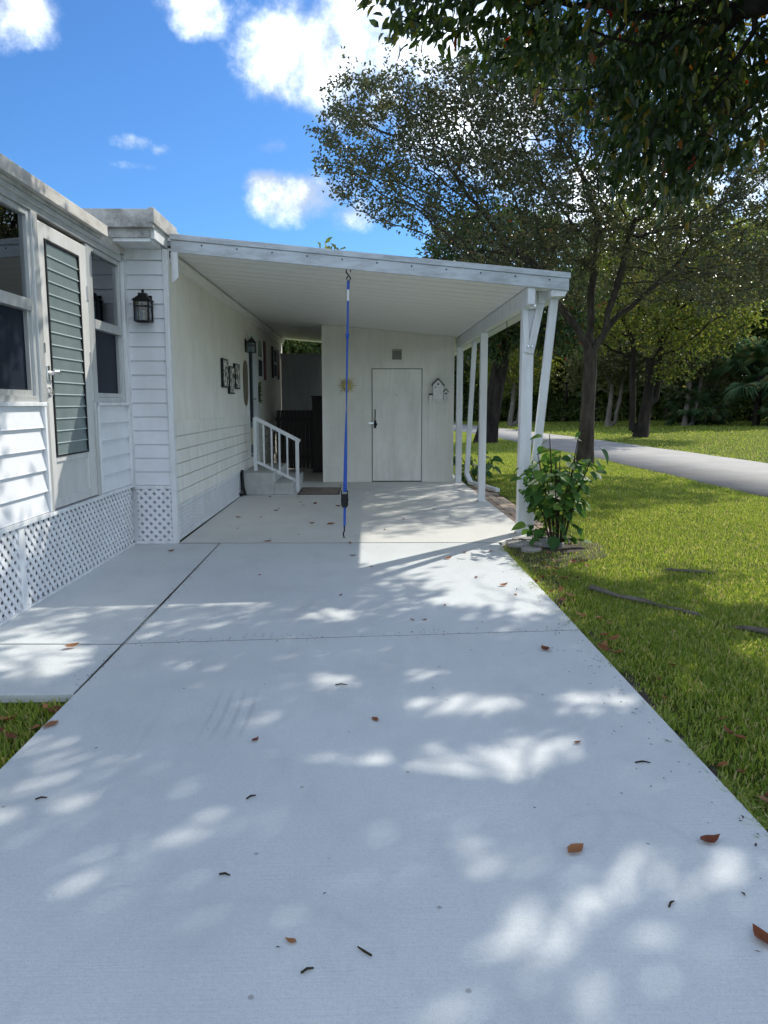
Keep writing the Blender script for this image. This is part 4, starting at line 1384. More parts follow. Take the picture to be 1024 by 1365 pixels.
def grass_blades(n, x0, x1, y0, y1, h, w, rng, ok, bend=.5, seg=2):
    x = rng.uniform(x0, x1, n)
    y = rng.uniform(y0, y1, n)
    keep = ok(x, y)
    x, y = x[keep], y[keep]
    n = len(x)
    z = terrain(x, y) - .004
    az_ = rng.uniform(0, 2 * np.pi, n)
    hh = h * rng.uniform(.45, 1.25, n) * (1 + .25 * wave(x * .6, y * .6))
    lean = rng.uniform(.1, 1.1, n) * bend * hh * 1.6
    ww = w * rng.uniform(.6, 1.3, n)
    ca, sa = np.cos(az_), np.sin(az_)
    a2 = az_ + rng.uniform(.9, 2.2, n)
    cx_, sx_ = np.cos(a2) * ww * .5, np.sin(a2) * ww * .5
    b0 = np.stack([x - cx_, y - sx_, z], -1)
    b1 = np.stack([x + cx_, y + sx_, z], -1)
    m0 = np.stack([x + ca * lean * .35 - cx_ * .8, y + sa * lean * .35 - sx_ * .8, z + hh * .62], -1)
    m1 = np.stack([x + ca * lean * .35 + cx_ * .8, y + sa * lean * .35 + sx_ * .8, z + hh * .62], -1)
    tp = np.stack([x + ca * lean, y + sa * lean, z + hh * rng.uniform(.72, 1.0, n)], -1)
    if seg == 2:
        V = np.stack([b0, b1, m1, tp, m0], 1).reshape(-1, 3)
        o = np.arange(n)[:, None] * 5
        F = np.concatenate([o + np.array([[0, 1, 2]]), o + np.array([[0, 2, 4]]), o + np.array([[4, 2, 3]])], 1).reshape(-1, 3)
    else:
        V = np.stack([b0, b1, tp], 1).reshape(-1, 3)
        F = (np.arange(n)[:, None] * 3 + np.array([[0, 1, 2]]))
    return V, F


def lawn_ok(x, y):
    edge = np.where(y < 7.9, 1.335 + .03 * np.sin(y * 2.3) + .03 * np.sin(y * 7.1) + .02 * np.sin(y * 23.), 2.16)
    road_l = road_x(y) - 1.75 - .03
    thin = np.clip((x - edge) / .42, 0, 1) + .25 * wave(x * 1.6, y * 1.6)
    r = RNG.random(len(x))
    keep = (x > edge) & (x < road_l) & (r < .30 + .8 * thin) & (wave(x, y) + r * .9 > -.35)
    keep &= ((x - 1.95) ** 2 + (y - 7.65) ** 2) > .26 ** 2
    keep &= ((x - OX) ** 2 + (y - OY) ** 2) > .4 ** 2
    return keep


def left_ok(x, y):
    r = RNG.random(len(x))
    d = np.minimum(-1.45 - x, 3.64 - y)
    return (x < -1.435) & (y < 3.64) & (r < .25 + d * 4)


def verge_ok(x, y):
    return (x > road_x(y) + 1.75 + .05)


parts_ = [grass_blades(150000, 1.3, 4.6, 1.6, 6.6, .044, .008, RNG, lawn_ok), grass_blades(115000, 1.3, 6.4, 6.6, 12.5, .042, .010, RNG, lawn_ok, seg=1), grass_blades(95000, 1.9, 6.5, 12.5, 24, .05, .015, RNG, lawn_ok, seg=1),
          grass_blades(24000, 1.9, 6.2, 24, 40, .06, .03, RNG, lawn_ok, seg=1), grass_blades(26000, -2.9, -1.42, 1.9, 3.66, .055, .008, RNG, left_ok)]


def edge_ok(x, y):
    return (np.sin(y * 3.1) + np.sin(y * 7.7 + 1) + np.sin(y * 17.3) + 1.2 * RNG.random(len(x))) > .3


parts_.append(grass_blades(9000, 1.325, 1.40, 1.6, 7.6, .06, .008, RNG, edge_ok, bend=.9))
Vs, Fs, o = [], [], 0
for V, F in parts_:
    Vs.append(V)
    Fs.append(F + o)
    o += len(V)
tag(link('grass', quick_mesh('grass', np.concatenate(Vs), np.concatenate(Fs)), 'grass'), 'short sunlit lawn grass beside the driveway and carport', 'grass', kind='stuff')
V1, F1 = grass_blades(70000, 9, 30, 14, 36, .06, .026, RNG, verge_ok, seg=1)
V2, F2 = grass_blades(60000, 4, 32, 36, 64, .08, .05, RNG, verge_ok, seg=1)
tag(link('verge_grass', quick_mesh('verge_grass', np.concatenate([V1, V2]), np.concatenate([F1, F2 + len(V1)])), 'grass'), 'mown grass of the far verge between road and wood', 'grass', kind='stuff')

# ------------------------------------------------------------------ lanterns
def lantern(name, label, base, face, s=1.0):
    """black carriage lantern on a wall plate; base = centre of the plate on the wall, face = outward unit vector"""
    fx, fy = face
    bx, by, bz = base
    t = thing(name, label, 'wall lamp', base)

    def L(u, v, w):   # u sideways, v outward, w up
        return (bx + (-fy * u + fx * v) * s, by + (fx * u + fy * v) * s, bz + w * s)

    def bx_(m, u0, u1, v0, v1, w0, w1):
        p = [L(u, v, w) for w in (w0, w1) for (u, v) in ((u0, v0), (u1, v0), (u1, v1), (u0, v1))]
        m.add(p, [(0, 3, 2, 1), (4, 5, 6, 7), (0, 1, 5, 4), (1, 2, 6, 5), (2, 3, 7, 6), (3, 0, 4, 7)])
        return m
    part('wall_plate', bx_(MB(), -.055, .055, 0, .02, -.13, .12), 'black_metal', t, .003)
    part('arm', MB().tube([L(0, .02, .06), L(0, .06, .085), L(0, .12, .075)], .011 * s, 8), 'black_metal', t)
    c = .125
    h = .068
    fr = MB()
    for u in (-h, h):
        for v in (c - h, c + h):
            fr.bar(L(u, v, -.135), L(u, v, .045), .013 * s, .013 * s, (face[0], face[1], 0))
    for w in (-.142, -.005, .045):
        bx_(fr, -h - .008, h + .008, c - h - .008, c - h + .005, w, w + .012)
        bx_(fr, -h - .008, h + .008, c + h - .005, c + h + .008, w, w + .012)
        bx_(fr, -h - .008, -h + .005, c - h + .005, c + h - .005, w, w + .012)
        bx_(fr, h - .005, h + .008, c - h + .005, c + h - .005, w, w + .012)
    part('cage', fr, 'black_metal', t)
    cap = MB()
    q0 = [L(u, v, .057) for u, v in ((-.09, c - .09), (.09, c - .09), (.09, c + .09), (-.09, c + .09))]
    q1 = [L(u, v, .105) for u, v in ((-.038, c - .038), (.038, c - .038), (.038, c + .038), (-.038, c + .038))]
    q2 = [L(u, v, .128) for u, v in ((-.038, c - .038), (.038, c - .038), (.038, c + .038), (-.038, c + .038))]
    cap.add(q0 + q1 + q2, [(3, 2, 1, 0), (0, 1, 5, 4), (1, 2, 6, 5), (2, 3, 7, 6), (3, 0, 4, 7), (4, 5, 9, 8), (5, 6, 10, 9), (6, 7, 11, 10), (7, 4, 8, 11), (8, 9, 10, 11)])
    part('cap', cap, 'black_metal', t)
    part('finial', MB().tube([L(0, c, .128), L(0, c, .145), L(0, c, .158), L(0, c, .168)], [.008 * s, .014 * s, .012 * s, .003 * s], 10), 'black_metal', t)
    part('glass', bx_(MB(), -h + .002, h - .002, c - h + .002, c + h - .002, -.130, .044), 'glass', t)
    sc = MB()
    for sg in (-1, 1):
        sc.tube([L(sg * .05, c, -.125), L(sg * .015, c, -.07), L(sg * .045, c, -.01), L(sg * .01, c, .04)], .0045 * s, 6)
    part('scroll', sc, 'black_metal', t)
    part('candle', MB().tube([L(0, c, -.125), L(0, c, -.03)], .013 * s, 10), 'white_trim', t)
    return t


lantern('wall_lantern', 'black metal lantern with clear glass on the white front corner wall', (-2.155, 7.803, 2.345), (0, -1), 1.0)
lantern('wall_lantern', 'small black lantern beside the house door under the carport', (-1.975, 12.82, 2.36), (1, 0), .85)

# ------------------------------------------------------------------ wall decoration
arts = ((10.62, 1.64, 2.03, 'leftmost black and white patterned panel of three on the cream wall'), (11.10, 1.56, 1.95, 'lower middle black and white patterned panel of three on the cream wall'),
        (11.60, 1.64, 2.01, 'rightmost black and white patterned panel of three on the cream wall'))
for (y0, z0, z1, lb) in arts:
    t = thing('wall_art', lb, 'wall art', (WX, y0 + .2, z0), 'patterned panels on the cream wall')
    part('panel', MB().box(WX + .010, WX + .045, y0, y0 + .40, z0, z1), 'black_metal', t)
    part('print', MB().box(WX + .0455, WX + .048, y0 + .02, y0 + .38, z0 + .02, z1 - .02), 'art', t)
t = thing('wall_plaque', 'tall olive brown oval plaque hanging left of the house door', 'plaque', (WX, 12.7, 1.4))
pts = [(12.69 + .19 * math.cos(a), 1.75 + .36 * math.copysign(abs(math.sin(a)) ** .7, math.sin(a))) for a in np.linspace(0, 2 * math.pi, 28, endpoint=False)]
part('board', MB().prism(pts, 'x', WX + .010, WX + .035), 'khaki', t, .004)
pts2 = [(12.69 + .12 * math.cos(a), 1.75 + .28 * math.copysign(abs(math.sin(a)) ** .7, math.sin(a))) for a in np.linspace(0, 2 * math.pi, 28, endpoint=False)]
part('raised_centre', MB().prism(pts2, 'x', WX + .0352, WX + .045), 'khaki', t, .004)

# yellow metal sun on the shed wall
SUNC = (-.355, SY - .02, 1.745)
t = thing('sun_ornament', 'pale yellow metal sun with pointed rays on the shed wall left of its door', 'ornament', SUNC)
cx_, cy_, cz_ = SUNC
part('face', MB().tube([(cx_, cy_ + .016, cz_), (cx_, cy_, cz_), (cx_, cy_ - .012, cz_)], [.075, .075, .055], 18), 'yellow_sun', t)
for k in range(16):
    a = 2 * math.pi * k / 16
    r1 = .185 if k % 2 == 0 else .15
    d = Vector((math.cos(a), 0, math.sin(a)))
    n = Vector((-math.sin(a), 0, math.cos(a)))
    c0 = Vector((cx_, cy_ + .004, cz_))
    p = [c0 + d * .082 - n * .013, c0 + d * r1, c0 + d * .082 + n * .013]
    m = MB()
    m.add([q + Vector((0, -.005, 0)) for q in p] + [q + Vector((0, .004, 0)) for q in p], [(0, 1, 2), (5, 4, 3), (0, 3, 4, 1), (1, 4, 5, 2), (2, 5, 3, 0)])
    part('ray', m, 'yellow_sun', t)

# white birdhouse ornament
t = thing('birdhouse_ornament', 'white wooden birdhouse ornament on the shed wall right of the door', 'ornament', (1.28, SY, 1.46))
yb = SY - .001
part('tall_house', MB().prism([(1.19, 1.50), (1.37, 1.50), (1.37, 1.76), (1.28, 1.85), (1.19, 1.76)], 'y', yb - .07, yb), 'birdhouse', t, .003)
part('roof_board', MB().bar((1.168, yb - .04, 1.745), (1.284, yb - .04, 1.865), .10, .016), 'birdroof', t)
part('roof_board', MB().bar((1.276, yb - .04, 1.865), (1.392, yb - .04, 1.745), .10, .016), 'birdroof', t)
part('small_house', MB().prism([(1.385, 1.50), (1.46, 1.50), (1.46, 1.63), (1.4225, 1.67), (1.385, 1.63)], 'y', yb - .055, yb), 'birdhouse', t, .003)
part('small_roof', MB().bar((1.375, yb - .03, 1.628), (1.426, yb - .03, 1.682), .075, .012).bar((1.419, yb - .03, 1.682), (1.47, yb - .03, 1.628), .075, .012), 'birdroof', t)
for (x, z, r) in ((1.28, 1.765, .017), (1.235, 1.71, .012), (1.4225, 1.60, .016)):
    part('entry_hole', MB().tube([(x, yb - .055, z), (x, yb - .0725, z)], r, 10), 'dark', t)
part('planter_box', MB().box(1.125, 1.185, yb - .06, yb, 1.50, 1.57), 'birdhouse', t, .003)
part('planter_soil', MB().box(1.122, 1.187, yb - .065, yb, 1.572, 1.60), 'birdroof', t)
for k in range(4):
    part('picket', MB().box(1.392 + k * .019, 1.404 + k * .019, yb - .064, yb - .056, 1.46, 1.55), 'birdhouse', t)
part('back_board', MB().box(1.13, 1.46, yb - .02, yb, 1.455, 1.499), 'birdhouse', t)

# ------------------------------------------------------------------ steps with handrail at the house door
st = thing('entry_steps', 'grey painted concrete steps with white handrail at the house door', 'steps', (-1.55, 12.6, 0))
part('step', MB().box(-1.955, -1.46, 12.0, 14.1, .004, .345), 'steps', st, .012)
part('step', MB().box(-1.4595, -1.17, 12.02, 14.1, .004, .185), 'steps', st, .012)
rail = part('handrail', MB().bar((-1.80, 12.42, 1.20), (-1.075, 12.42, .82), .045, .06), 'post', st, .008)
part('lower_rail', MB().bar((-1.78, 12.42, .50), (-1.11, 12.42, .17), .035, .045), 'post', rail)
part('newel', MB().box(-1.82, -1.765, 12.393, 12.447, .345, 1.20), 'post', rail, .006)
part('newel', MB().box(-1.15, -1.095, 12.393, 12.447, .004, .84), 'post', rail, .006)
for k in range(4):
    x = -1.655 + k * .125
    zb = .50 - (x + 1.78) * .493
    zt_ = 1.20 - (x + 1.80) * .524
    part('baluster', MB().box(x - .014, x + .014, 12.406, 12.434, zb, zt_), 'post', rail)
t = thing('drain_hose', 'black corrugated hose end standing between wall skirting and steps', 'hose', (-1.93, 11.93, 0))
part('hose', MB().tube([(-1.945, 11.95, .37), (-1.935, 11.94, .24), (-1.925, 11.93, .12), (-1.89, 11.90, .03), (-1.98, 11.82, .028)], .026, 8), 'black_metal', t, smooth=True)
part('collar', MB().tube([(-1.945, 11.95, .36), (-1.945, 11.95, .40)], .034, 10), 'black_metal', t)
mat_o = thing('door_mat', 'worn reddish brown patterned mat lying at the foot of the steps', 'mat', (-.8, 12.6, .003))
part('pile', MB().box(-1.07, -.46, 12.02, 13.0, .004, .015), 'rug', mat_o, .004)
part('border', MB().box(-1.095, -1.071, 12.0, 13.02, .004, .013).box(-.459, -.435, 12.0, 13.02, .004, .013).box(-1.0705, -.4595, 12.0, 12.019, .004, .013).box(-1.0705, -.4595, 13.001, 13.02, .004, .013), 'dark_wood', mat_o)
t = thing('door_wreath', 'small grey green hanging wreath beside the house door frame', 'wreath', (-1.95, 14.1, 1.6))
tw = MB()
for k in range(18):
    a = 2 * math.pi * k / 18
    tw.tube([(-1.945, 14.16 + .08 * math.cos(a), 1.62 + .16 * math.sin(a)), (-1.915 + .02 * math.sin(k * 3), 14.16 + .12 * math.cos(a + .25), 1.62 + .2 * math.sin(a + .25))], [.018, .004], 5)
tag(part('twigs', tw, 'palm_leaf', t), kind='stuff')
part('ring', MB().tube([(-1.95, 14.16 + .085 * math.cos(a), 1.62 + .165 * math.sin(a)) for a in np.linspace(0, 6.283, 25)], .016, 6), 'stem', t)

# ------------------------------------------------------------------ blue strap between roof edge and slab
sx, sy = -.178, 7.935
t = thing('tie_down_strap', 'bright blue webbing strap stretched from the roof edge down to the slab', 'strap', (-.243, 8.05, .003))
zt0 = zc(sx)


def at_(z):
    q = (zt0 - z) / zt0
    return Vector((sx + (-.243 - sx) * q, sy + (8.05 - sy) * q, z))


def ribbon(z0, z1, w, n, tw0, tw1, mat, name, thick=.003):
    m = MB()
    v = []
    for i in range(n + 1):
        z = z0 + (z1 - z0) * i / n
        a = tw0 + (tw1 - tw0) * i / n
        c = at_(z)
        d = Vector((math.cos(a), math.sin(a), 0)) * w / 2
        nn = Vector((-math.sin(a), math.cos(a), 0)) * thick / 2
        v += [c - d - nn, c + d - nn, c + d + nn, c - d + nn]
    f = [(0, 3, 2, 1), tuple(4 * n + k for k in range(4))]
    for i in range(n):
        for k in range(4):
            f.append((4 * i + k, 4 * i + (k + 1) % 4, 4 * i + 4 + (k + 1) % 4, 4 * i + 4 + k))
    m.add(v, f)
    return part(name, m, mat, t)


h = at_(zt0 - .06)
part('hook', MB().tube([(h.x - .02, h.y, zt0 + .01), (h.x - .022, h.y, zt0 - .025), (h.x + .004, h.y, zt0 - .055), (h.x + .022, h.y, zt0 - .085), (h.x + .003, h.y, zt0 - .112), (h.x - .018, h.y, zt0 - .09), (h.x - .006, h.y, zt0 - .06)], .0065, 8)
     .tube([(h.x + .022, h.y, zt0 + .01), (h.x + .022, h.y, zt0 - .02)], .006, 8), 'black_metal', t)
ribbon(zt0 - .105, zt0 - .19, .028, 3, 0, 0, 'blue_strap', 'webbing', .007)
ribbon(zt0 - .19, zt0 - .30, .02, 3, 0, .2, 'white_strap', 'label_sleeve', .005)
ribbon(zt0 - .30, zt0 - .62, .021, 6, 0, .3, 'blue_strap', 'webbing', .006)
part('knot', MB().tube([at_(zt0 - .61), at_(zt0 - .63), at_(zt0 - .66), at_(zt0 - .68)], [.010, .019, .017, .009], 8), 'blue_strap', t, smooth=True)
ribbon(zt0 - .675, 1.35, .021, 26, .3, 1.35, 'blue_strap', 'webbing', .005)
ribbon(1.35, .50, .040, 24, 1.35, .15, 'blue_strap', 'webbing', .004)
part('ratchet', MB().box(-.262, -.208, 7.995, 8.045, .34, .48).tube([(-.275, 8.02, .42), (-.195, 8.02, .42)], .014, 8).box(-.272, -.262, 7.985, 8.05, .36, .52).box(-.208, -.198, 7.985, 8.05, .36, .52), 'black_metal', t, .003)
ribbon(.34, .13, .028, 6, .15, .7, 'blue_strap', 'webbing', .004)
part('anchor_hook', MB().tube([at_(.14), at_(.09), (-.252, 8.045, .05), (-.243, 8.05, .004)], .008, 8), 'black_metal', t)
part('anchor_bolt', MB().tube([(-.243, 8.05, .003), (-.243, 8.05, .018)], .02, 8), 'chrome', t)
t = thing('plant_hook', 'thin dark wire hook hanging from the carport beam', 'hook', (1.69, 9.7, 2.4))
part('wire', MB().tube([(1.705, 9.55, zc(1.66) - .06), (1.712, 9.55, zc(1.66) - .30), (1.72, 9.55, zc(1.66) - .32)], .005, 6), 'black_metal', t)
part('eye', MB().tube([(1.7005, 9.55, zc(1.66) - .055), (1.715, 9.55, zc(1.66) - .055)], .012, 8), 'black_metal', t)

# ------------------------------------------------------------------ brick edging, stones
path = thing('paver_path', 'tan brick paver strip between carport slab and lawn', 'path', (1.95, 10.5, 0))
path['kind'] = 'structure'
pm = None
rr = random.Random(3)
y = 8.62
r = 0
while y < 13.3:
    for c in range(3):
        if pm is None:
            m = MB().box(-.058, .058, -.098, .098, -.05, 0)
            pm = m.mesh('paver')
        o = link('paver', pm, 'paver', path, bevel=.006)
        xx = 1.81 + c * .121
        if c == 2 and rr.random() < .12:
            bpy.data.objects.remove(o)
            continue
        o.location = (xx + rr.uniform(-.004, .004), y + .1 * (c % 2) + rr.uniform(-.004, .004), -.006 + rr.uniform(-.006, .004))
        o.rotation_euler = (rr.uniform(-.02, .02), rr.uniform(-.02, .02), rr.uniform(-.03, .03))
    y += .201
part('sand_bed', MB().box(1.747, 2.14, 8.5, 13.45, -.10, -.045 + .012), 'soil', path)
tag(part('soil_strip', MB().prism([(1.36, 1.2), (1.39, 1.2), (1.41, 2.6), (1.39, 3.4), (1.46, 4.4), (1.42, 5.4), (1.60, 6.2), (1.85, 6.9), (2.3, 7.2), (2.45, 7.8), (2.2, 8.45), (1.80, 8.45), (1.795, 8.2), (1.47, 7.93), (1.42, 7.8), (1.355, 7.7)], 'z', -.09, -.034), 'soil'),
    'dark bare soil strip along the driveway edge and around the shrub', 'soil', kind='structure')


def stone(loc, size, rot, seed, label):
    rr = random.Random(seed)
    n = 9
    pts = []
    for k in range(n):
        a = 2 * math.pi * k / n
        r_ = 1 + rr.uniform(-.13, .13)
        ca, sa = math.cos(a), math.sin(a)
        q = (abs(ca) ** 4 + abs(sa) ** 4) ** -.25
        pts.append((ca * size[0] / 2 * r_ * q * .9, sa * size[1] / 2 * r_ * q * .9))
    me = MB().prism(pts, 'z', 0, size[2]).mesh('flat_stone')
    o = link('flat_stone', me, 'stone', None, bevel=.008)
    o.location = loc
    o.rotation_euler = rot
    tag(o, label, 'stone', 'flat stones at the foot of the front post')


stone((1.575, 7.76, -.035), (.30, .20, .045), (.02, -.03, .1), 1, 'flat grey stone nearest the driveway edge below the front post')
stone((1.86, 7.77, -.035), (.34, .22, .05), (0, .03, -.15), 2, 'lower flat grey stone between front post and shrub')
stone((1.84, 7.80, .018), (.30, .16, .03), (.03, -.02, -.25), 3, 'upper flat grey stone lying on another beside the shrub')
stone((1.62, 7.50, -.04), (.24, .16, .04), (.04, .02, .5), 4, 'small half buried stone by the driveway corner in front of the others')
stone((1.66, 8.02, -.035), (.26, .2, .04), (.0, .02, .2), 5, 'flat stone tucked against the foot of the front post')

# exposed root in the lawn
t = thing('tree_root', 'weathered grey tree root lying exposed in the lawn', 'root', (2.1, 5.3, -.04))
part('main_root', MB().tube([(1.72, 5.90, -.06), (1.76, 5.84, -.005), (1.88, 5.60, -.012), (2.03, 5.46, -.016), (2.10, 5.35, -.022), (2.27, 5.10, -.018), (2.34, 4.95, -.05)], [.010, .026, .016, .022, .014, .016, .008], 8), 'pale_bark', t, smooth=True)
part('branch_root', MB().tube([(2.36, 4.90, -.055), (2.43, 4.75, -.012), (2.53, 4.64, -.004), (2.72, 4.60, -.01), (3.0, 4.5, -.04)], [.012, .018, .024, .018, .012], 8), 'pale_bark', t, smooth=True)
part('branch_root', MB().tube([(2.5, 6.55, -.05), (2.62, 6.5, -.012), (2.85, 6.42, -.01), (3.1, 6.40, -.05)], [.008, .013, .013, .008], 7), 'pale_bark', t, smooth=True)

# ------------------------------------------------------------------ shrubs with broad leaves
def broad_leaf(name, mat, length=1.0, width=.78, fold=.12, curl=.18, petiole=.28):
    out = [(0, 0), (.06, .30), (.22, .47), (.42, .50), (.62, .42), (.80, .26), (1.0, 0)]
    V = [(0, 0, 0)]
    n = len(out)
    mid, lf, rt = [], [], []
    me = MB()
    for x, w in out:
        z = -curl * x * x
        mid.append(len(me.v)); me.v.append((x * length, 0, z))
        lf.append(len(me.v)); me.v.append((x * length - .08 * w, w * width, z + fold * w))
        rt.append(len(me.v)); me.v.append((x * length - .08 * w, -w * width, z + fold * w))
    for i in range(n - 1):
        if i == 0:
            me.f += [(mid[0], mid[1], lf[1]), (mid[0], rt[1], mid[1])]
        elif i == n - 2:
            me.f += [(mid[i], mid[i + 1], lf[i]), (mid[i], rt[i], mid[i + 1])]
        else:
            me.f += [(mid[i], mid[i + 1], lf[i + 1], lf[i]), (mid[i], rt[i], rt[i + 1], mid[i + 1])]
    me.tube([(-petiole, 0, -.06), (0, 0, 0), (.5 * length, 0, -curl * .25 - .006)], [.014, .012, .006], 4, cap=False)
    m = bpy.data.meshes.new(name)
    used_ = sorted({i for f in me.f for i in f})
    mp = {j: k for k, j in enumerate(used_)}
    m.from_pydata([me.v[j] for j in used_], [], [tuple(mp[i] for i in f) for f in me.f])
    m.update()
    for p in m.polygons:
        p.use_smooth = True
    m.materials.append(M[mat])
    return m


def shrub(name, label, base, height, width, nst, nleaf, seed, lsize):
    rr = random.Random(seed)
    bx, by, bz = base
    t = thing(name, label, 'shrub', base)
    meshes = [broad_leaf('leaf', 'shrub_leaf', 1, .80, .14, .16), broad_leaf('leaf', 'shrub_leaf', 1, .66, .22, .30), broad_leaf('leaf', 'shrub_leaf', 1, .72, .05, .05)]
    tips = []
    for k in range(nst):
        a = 2 * math.pi * k / nst + rr.uniform(-.4, .4)
        sp = width / 2 * rr.uniform(.25, 1.0)
        hh = height * rr.uniform(.62, .98) * (1 - .22 * (sp / width * 2) ** 2)
        p0 = Vector((bx + .05 * math.cos(a), by + .05 * math.sin(a), bz - .03))
        p1 = p0 + Vector((math.cos(a) * sp * .35, math.sin(a) * sp * .35, hh * .5))
        p2 = p0 + Vector((math.cos(a) * sp * .95, math.sin(a) * sp * .95, hh))
        part('stem', MB().tube([p0, p0.lerp(p1, .5) + Vector((rr.uniform(-.01, .01), rr.uniform(-.01, .01), 0)), p1, p1.lerp(p2, .5), p2], [.011, .010, .009, .007, .004], 6), 'stem', t, smooth=True)
        tips.append((p0, p1, p2, a))
    cnt = 0
    while cnt < nleaf:
        p0, p1, p2, a = tips[cnt % nst]
        q = rr.random() ** .75
        low = rr.random() < .10
        if low:
            c = Vector((bx + rr.uniform(-.42, .3) * width, by + rr.uniform(-.3, .2) * width, bz + rr.uniform(.06, .24)))
        else:
            u = .30 + .70 * q
            c = (p0.lerp(p1, u * 2) if u < .5 else p1.lerp(p2, (u - .5) * 2))
            c = c + Vector((rr.gauss(0, .05), rr.gauss(0, .05), rr.gauss(0, .035)))
        out = Vector((c.x - bx, c.y - by, 0))
        az_ = math.atan2(out.y, out.x) + rr.gauss(0, .9)
        o = link('leaf', meshes[cnt % 3], None, t)
        sz = lsize * rr.uniform(.55, 1.2)
        o.scale = (sz, sz, sz)
        o.rotation_euler = (rr.gauss(0, .35), rr.uniform(.0, .95), az_)
        d = Vector((math.cos(az_), math.sin(az_), -.35)) * sz * .28
        o.location = c + d
        cnt += 1
    return t


shrub('broadleaf_shrub', 'green shrub with broad glossy leaves growing at the front carport post', (1.97, 7.80, -.03), 1.25, .66, 17, 300, 4, .135)
shrub('broadleaf_shrub', 'dark leafy shrub growing behind the rear downspout', (2.05, 14.35, -.03), .80, .95, 9, 90, 9, .16)

# ------------------------------------------------------------------ fallen leaves and twigs
def dry_leaf(k):
    rr = random.Random(400 + k)
    out = [(0, 0), (.12, .03), (.3, .22), (.55, .24), (.8, .12), (1.0, 0)]
    curl = (1.3, .5, 1.9, .9)[k]
    twist = rr.choice((-1, 1)) * rr.uniform(.5, 1.0)
    v, f = [], []
    for i, (x, w) in enumerate(out):
        z = .10 + curl * (x - .5) ** 2 * .6
        up = .35 + .5 * curl * abs(w)
        v += [(x - .5, 0, z), (x - .5, w, z + w * up + twist * (x - .5) * w), (x - .5, -w, z + w * up * .6 - twist * (x - .5) * w)]
    for i in range(5):
        a, b = 3 * i, 3 * i + 3
        f += [(a, b, b + 1, a + 1), (a, a + 2, b + 2, b)]
    zmin = min(q[2] for q in v)
    v = [(q[0], q[1], q[2] - zmin + .01) for q in v]
    m = bpy.data.meshes.new('fallen_leaf')
    m.from_pydata(v, [], f)
    m.validate()
    m.update()
    for p in m.polygons:
        p.use_smooth = True
    m.materials.append(M['dry_leaf'])
    return m


DL = [dry_leaf(k) for k in range(4)]
LG = 'dry leaves fallen on the concrete'
common_in = 'small dry brown leaf fallen on the carport slab near the steps'
common_out = 'small dry brown leaf fallen on the open driveway'
leaf_spots = [(1.033, 4.29, .085, 'large tan curled leaf near the right driveway edge just past the joint'), (.663, 2.272, .075, 'curled red brown leaf low on the driveway, left of the other red leaf'), (1.113, 2.313, .075, 'dark red brown rolled leaf low on the driveway near the lawn edge'),
              (1.053, 1.847, .085, 'red leaf lying nearest the lower right border'), (-.206, 1.872, .035, 'tiny tan leaf at the bottom of the driveway beside two twigs'), (.033, 3.318, .05, 'brown leaf alone in the middle of the near slab'),
              (-.479, 3.11, .04, 'dark red leaf right of the tyre scuff marks'), (.885, 3.058, .04, 'small dark leaf on the near slab toward the lawn'), (-1.743, 4.407, .085, 'reddish leaf on the walkway joint by the lattice'), (-1.411, 3.292, .085, 'orange brown leaf at the driveway edge by the left grass patch'),
              (1.069, 5.886, .075, 'bright red leaf on the second slab in sun'), (.939, 7.24, .07, 'red leaf in front of the post shadow'), (.744, 6.956, .08, 'brown leaf left of the red one at the post shadow'), (-.432, 9.032, .11, 'biggest brown leaf left of the blue strap'),
              (-.659, 9.094, .08, 'flat dark leaf left of the biggest brown leaf'), (-.132, 7.117, .07, 'red brown leaf just in front of the blue strap'), (-.173, 7.744, .07, 'tan leaf by the foot of the blue strap'), (-1.033, 7.892, .10, 'brown leaf lying on the joint at the carport edge'),
              (-1.904, 7.379, .07, 'dark leaf on the walkway in front of the house corner'), (-1.617, 9.604, .08, 'brown leaf near the cream wall skirting'), (-1.481, 8.724, .045, common_in), (-1.334, 9.598, .06, common_in), (-1.218, 10.21, .08, common_in), (-1.203, 10.432, .05, common_in),
              (-.96, 11.07, .06, common_in), (-.89, 10.737, .06, common_in), (-.743, 10.897, .09, common_in), (-.402, 10.647, .09, common_in), (-.461, 13.308, .08, common_in), (-1.06, 11.7, .06, common_in), (-1.484, 11.711, .07, common_in), (.113, 10.878, .05, common_in),
              (.298, 4.931, .04, common_out), (.898, 6.18, .05, common_out), (.035, 6.61, .045, common_out), (1.2, 7.308, .05, common_out), (.378, 4.929, .035, common_out), (1.113, 5.6, .04, common_out), (.45, 9.4, .05, common_in), (.9, 10.3, .05, common_in), (.2, 8.6, .05, common_in), (-.75, 8.3, .04, common_in),
              (-.2, 5.6, .035, common_out), (.55, 5.3, .035, common_out), (-.9, 6.3, .035, common_out)]
for i, (x, y, s, lb) in enumerate(leaf_spots):
    o = link('fallen_leaf', DL[i % 4], None)
    o.location = (x, y, .003)
    s *= 1.15
    o.scale = (s, s, s * random.uniform(.7, 1.2))
    o.rotation_euler = (0, 0, random.uniform(0, 6.28))
    tag(o, lb, 'leaf', LG)
litter = []
rr = random.Random(77)
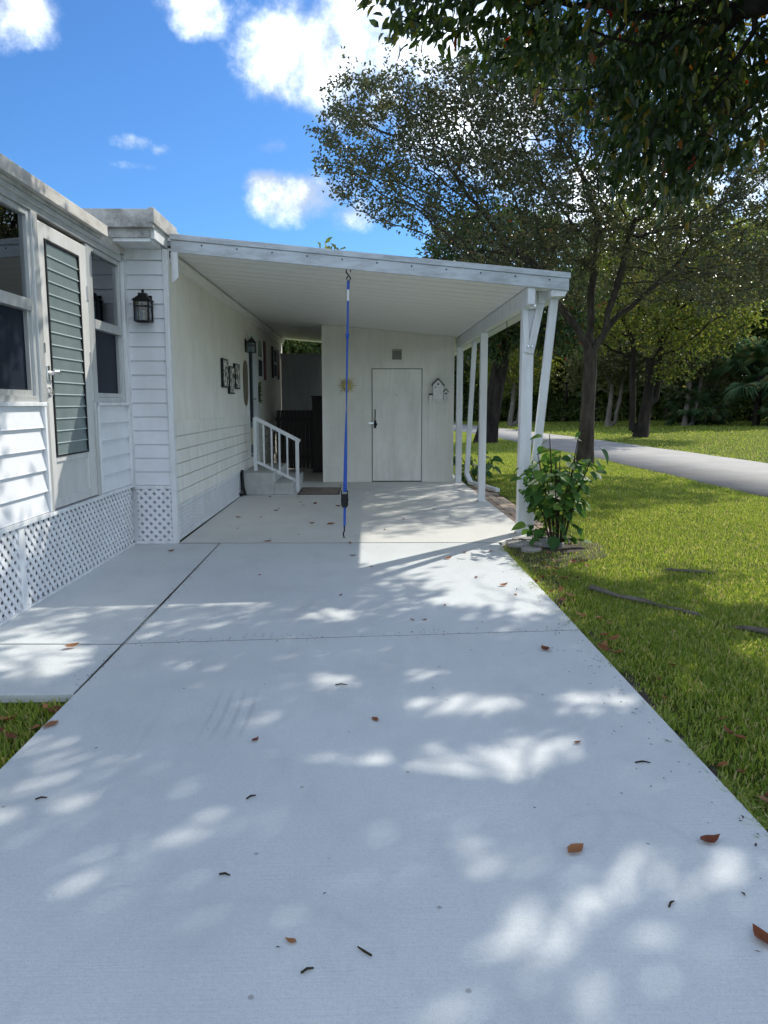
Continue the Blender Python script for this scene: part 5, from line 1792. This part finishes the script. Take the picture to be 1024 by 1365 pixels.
for i in range(70):
    if i < 56:
        y = rr.uniform(1.8, 7.6)
        x = 1.36 + abs(rr.gauss(0, .22)) + (.25 if y > 6.6 else 0)
    else:
        y = rr.uniform(2.6, 3.6)
        x = -1.47 - abs(rr.gauss(0, .15))
    o = link('fallen_leaf', DL[i % 4], None)
    o.location = (x, y, -.025 + rr.uniform(0, .02))
    s = rr.uniform(.05, .10)
    o.scale = (s, s, s)
    o.rotation_euler = (rr.uniform(-.4, .4), rr.uniform(-.4, .4), rr.uniform(0, 6.28))
    tag(o, 'dry brown leaf caught in the grass along the lawn edge' if i < 56 else 'dry brown leaf caught in the left grass patch', 'leaf', 'dry leaves in the lawn edge')
twigs = [(-.01, 1.828, .05, 2.4, 'longest dark twig at the bottom centre of the driveway'), (-.154, 1.762, .035, .5, 'short dark twig at the bottom left of the longest twig'), (.866, 2.0, .035, .8, 'short twig low on the right of the driveway'), (-.435, 2.166, .035, -.2, 'short pale twig low on the left of the driveway'),
         (-1.183, 2.638, .04, .3, 'small twig near the left driveway edge'), (1.095, 2.869, .06, -.05, 'thin straight twig near the right driveway edge'), (-.134, 3.752, .06, 0., 'thin twig near the middle of the near slab'), (-.424, 2.632, .04, .7, 'small twig left of the sunlit patch on the near slab')]
for (x, y, ln, a, lb) in twigs:
    m = MB().tube([(-ln / 2, 0, .004), (0, ln * .08, .007), (ln / 2, 0, .004)], [.003, .0035, .002], 6)
    o = part('twig', m, 'stem')
    o.location = (x, y, .001)
    o.rotation_euler = (0, 0, a)
    tag(o, lb, 'twig', 'twigs on the driveway')

# crumbs of leaf and bark drifted along the joints and edges
rng = np.random.default_rng(17)
n = 420
k = rng.integers(0, 4, n)
t_ = rng.random(n)
x = np.select([k == 0, k == 1, k == 2, k == 3], [-1.45 + 2.79 * t_, np.full(n, -1.47) + rng.normal(size=n) * .03, 1.30 - np.abs(rng.normal(size=n)) * .10, -1.9 + 3.3 * rng.random(n)])
y = np.select([k == 0, k == 1, k == 2, k == 3], [4.475 + .22 * t_ + rng.normal(size=n) * .04, 3.7 + 4.1 * t_, 1.8 + 5.8 * t_, 1.8 + 11 * t_])
D_ = unit(np.stack([rng.normal(size=n), rng.normal(size=n), np.full(n, .12)], -1))
V, F = leaves_np(np.stack([x, y, np.full(n, .0045)], -1), D_, rng.uniform(.006, .022, n), rng.uniform(.004, .010, n), rng, flat=.9, curl=.05, fold=.2)
tag(link('leaf_crumbs', quick_mesh('leaf_crumbs', V, F), 'soil'), 'tiny dark crumbs of leaf and bark scattered on the concrete', 'debris', kind='stuff')

for _o in COL.objects:
    if '_base' in _o:
        del _o['_base']
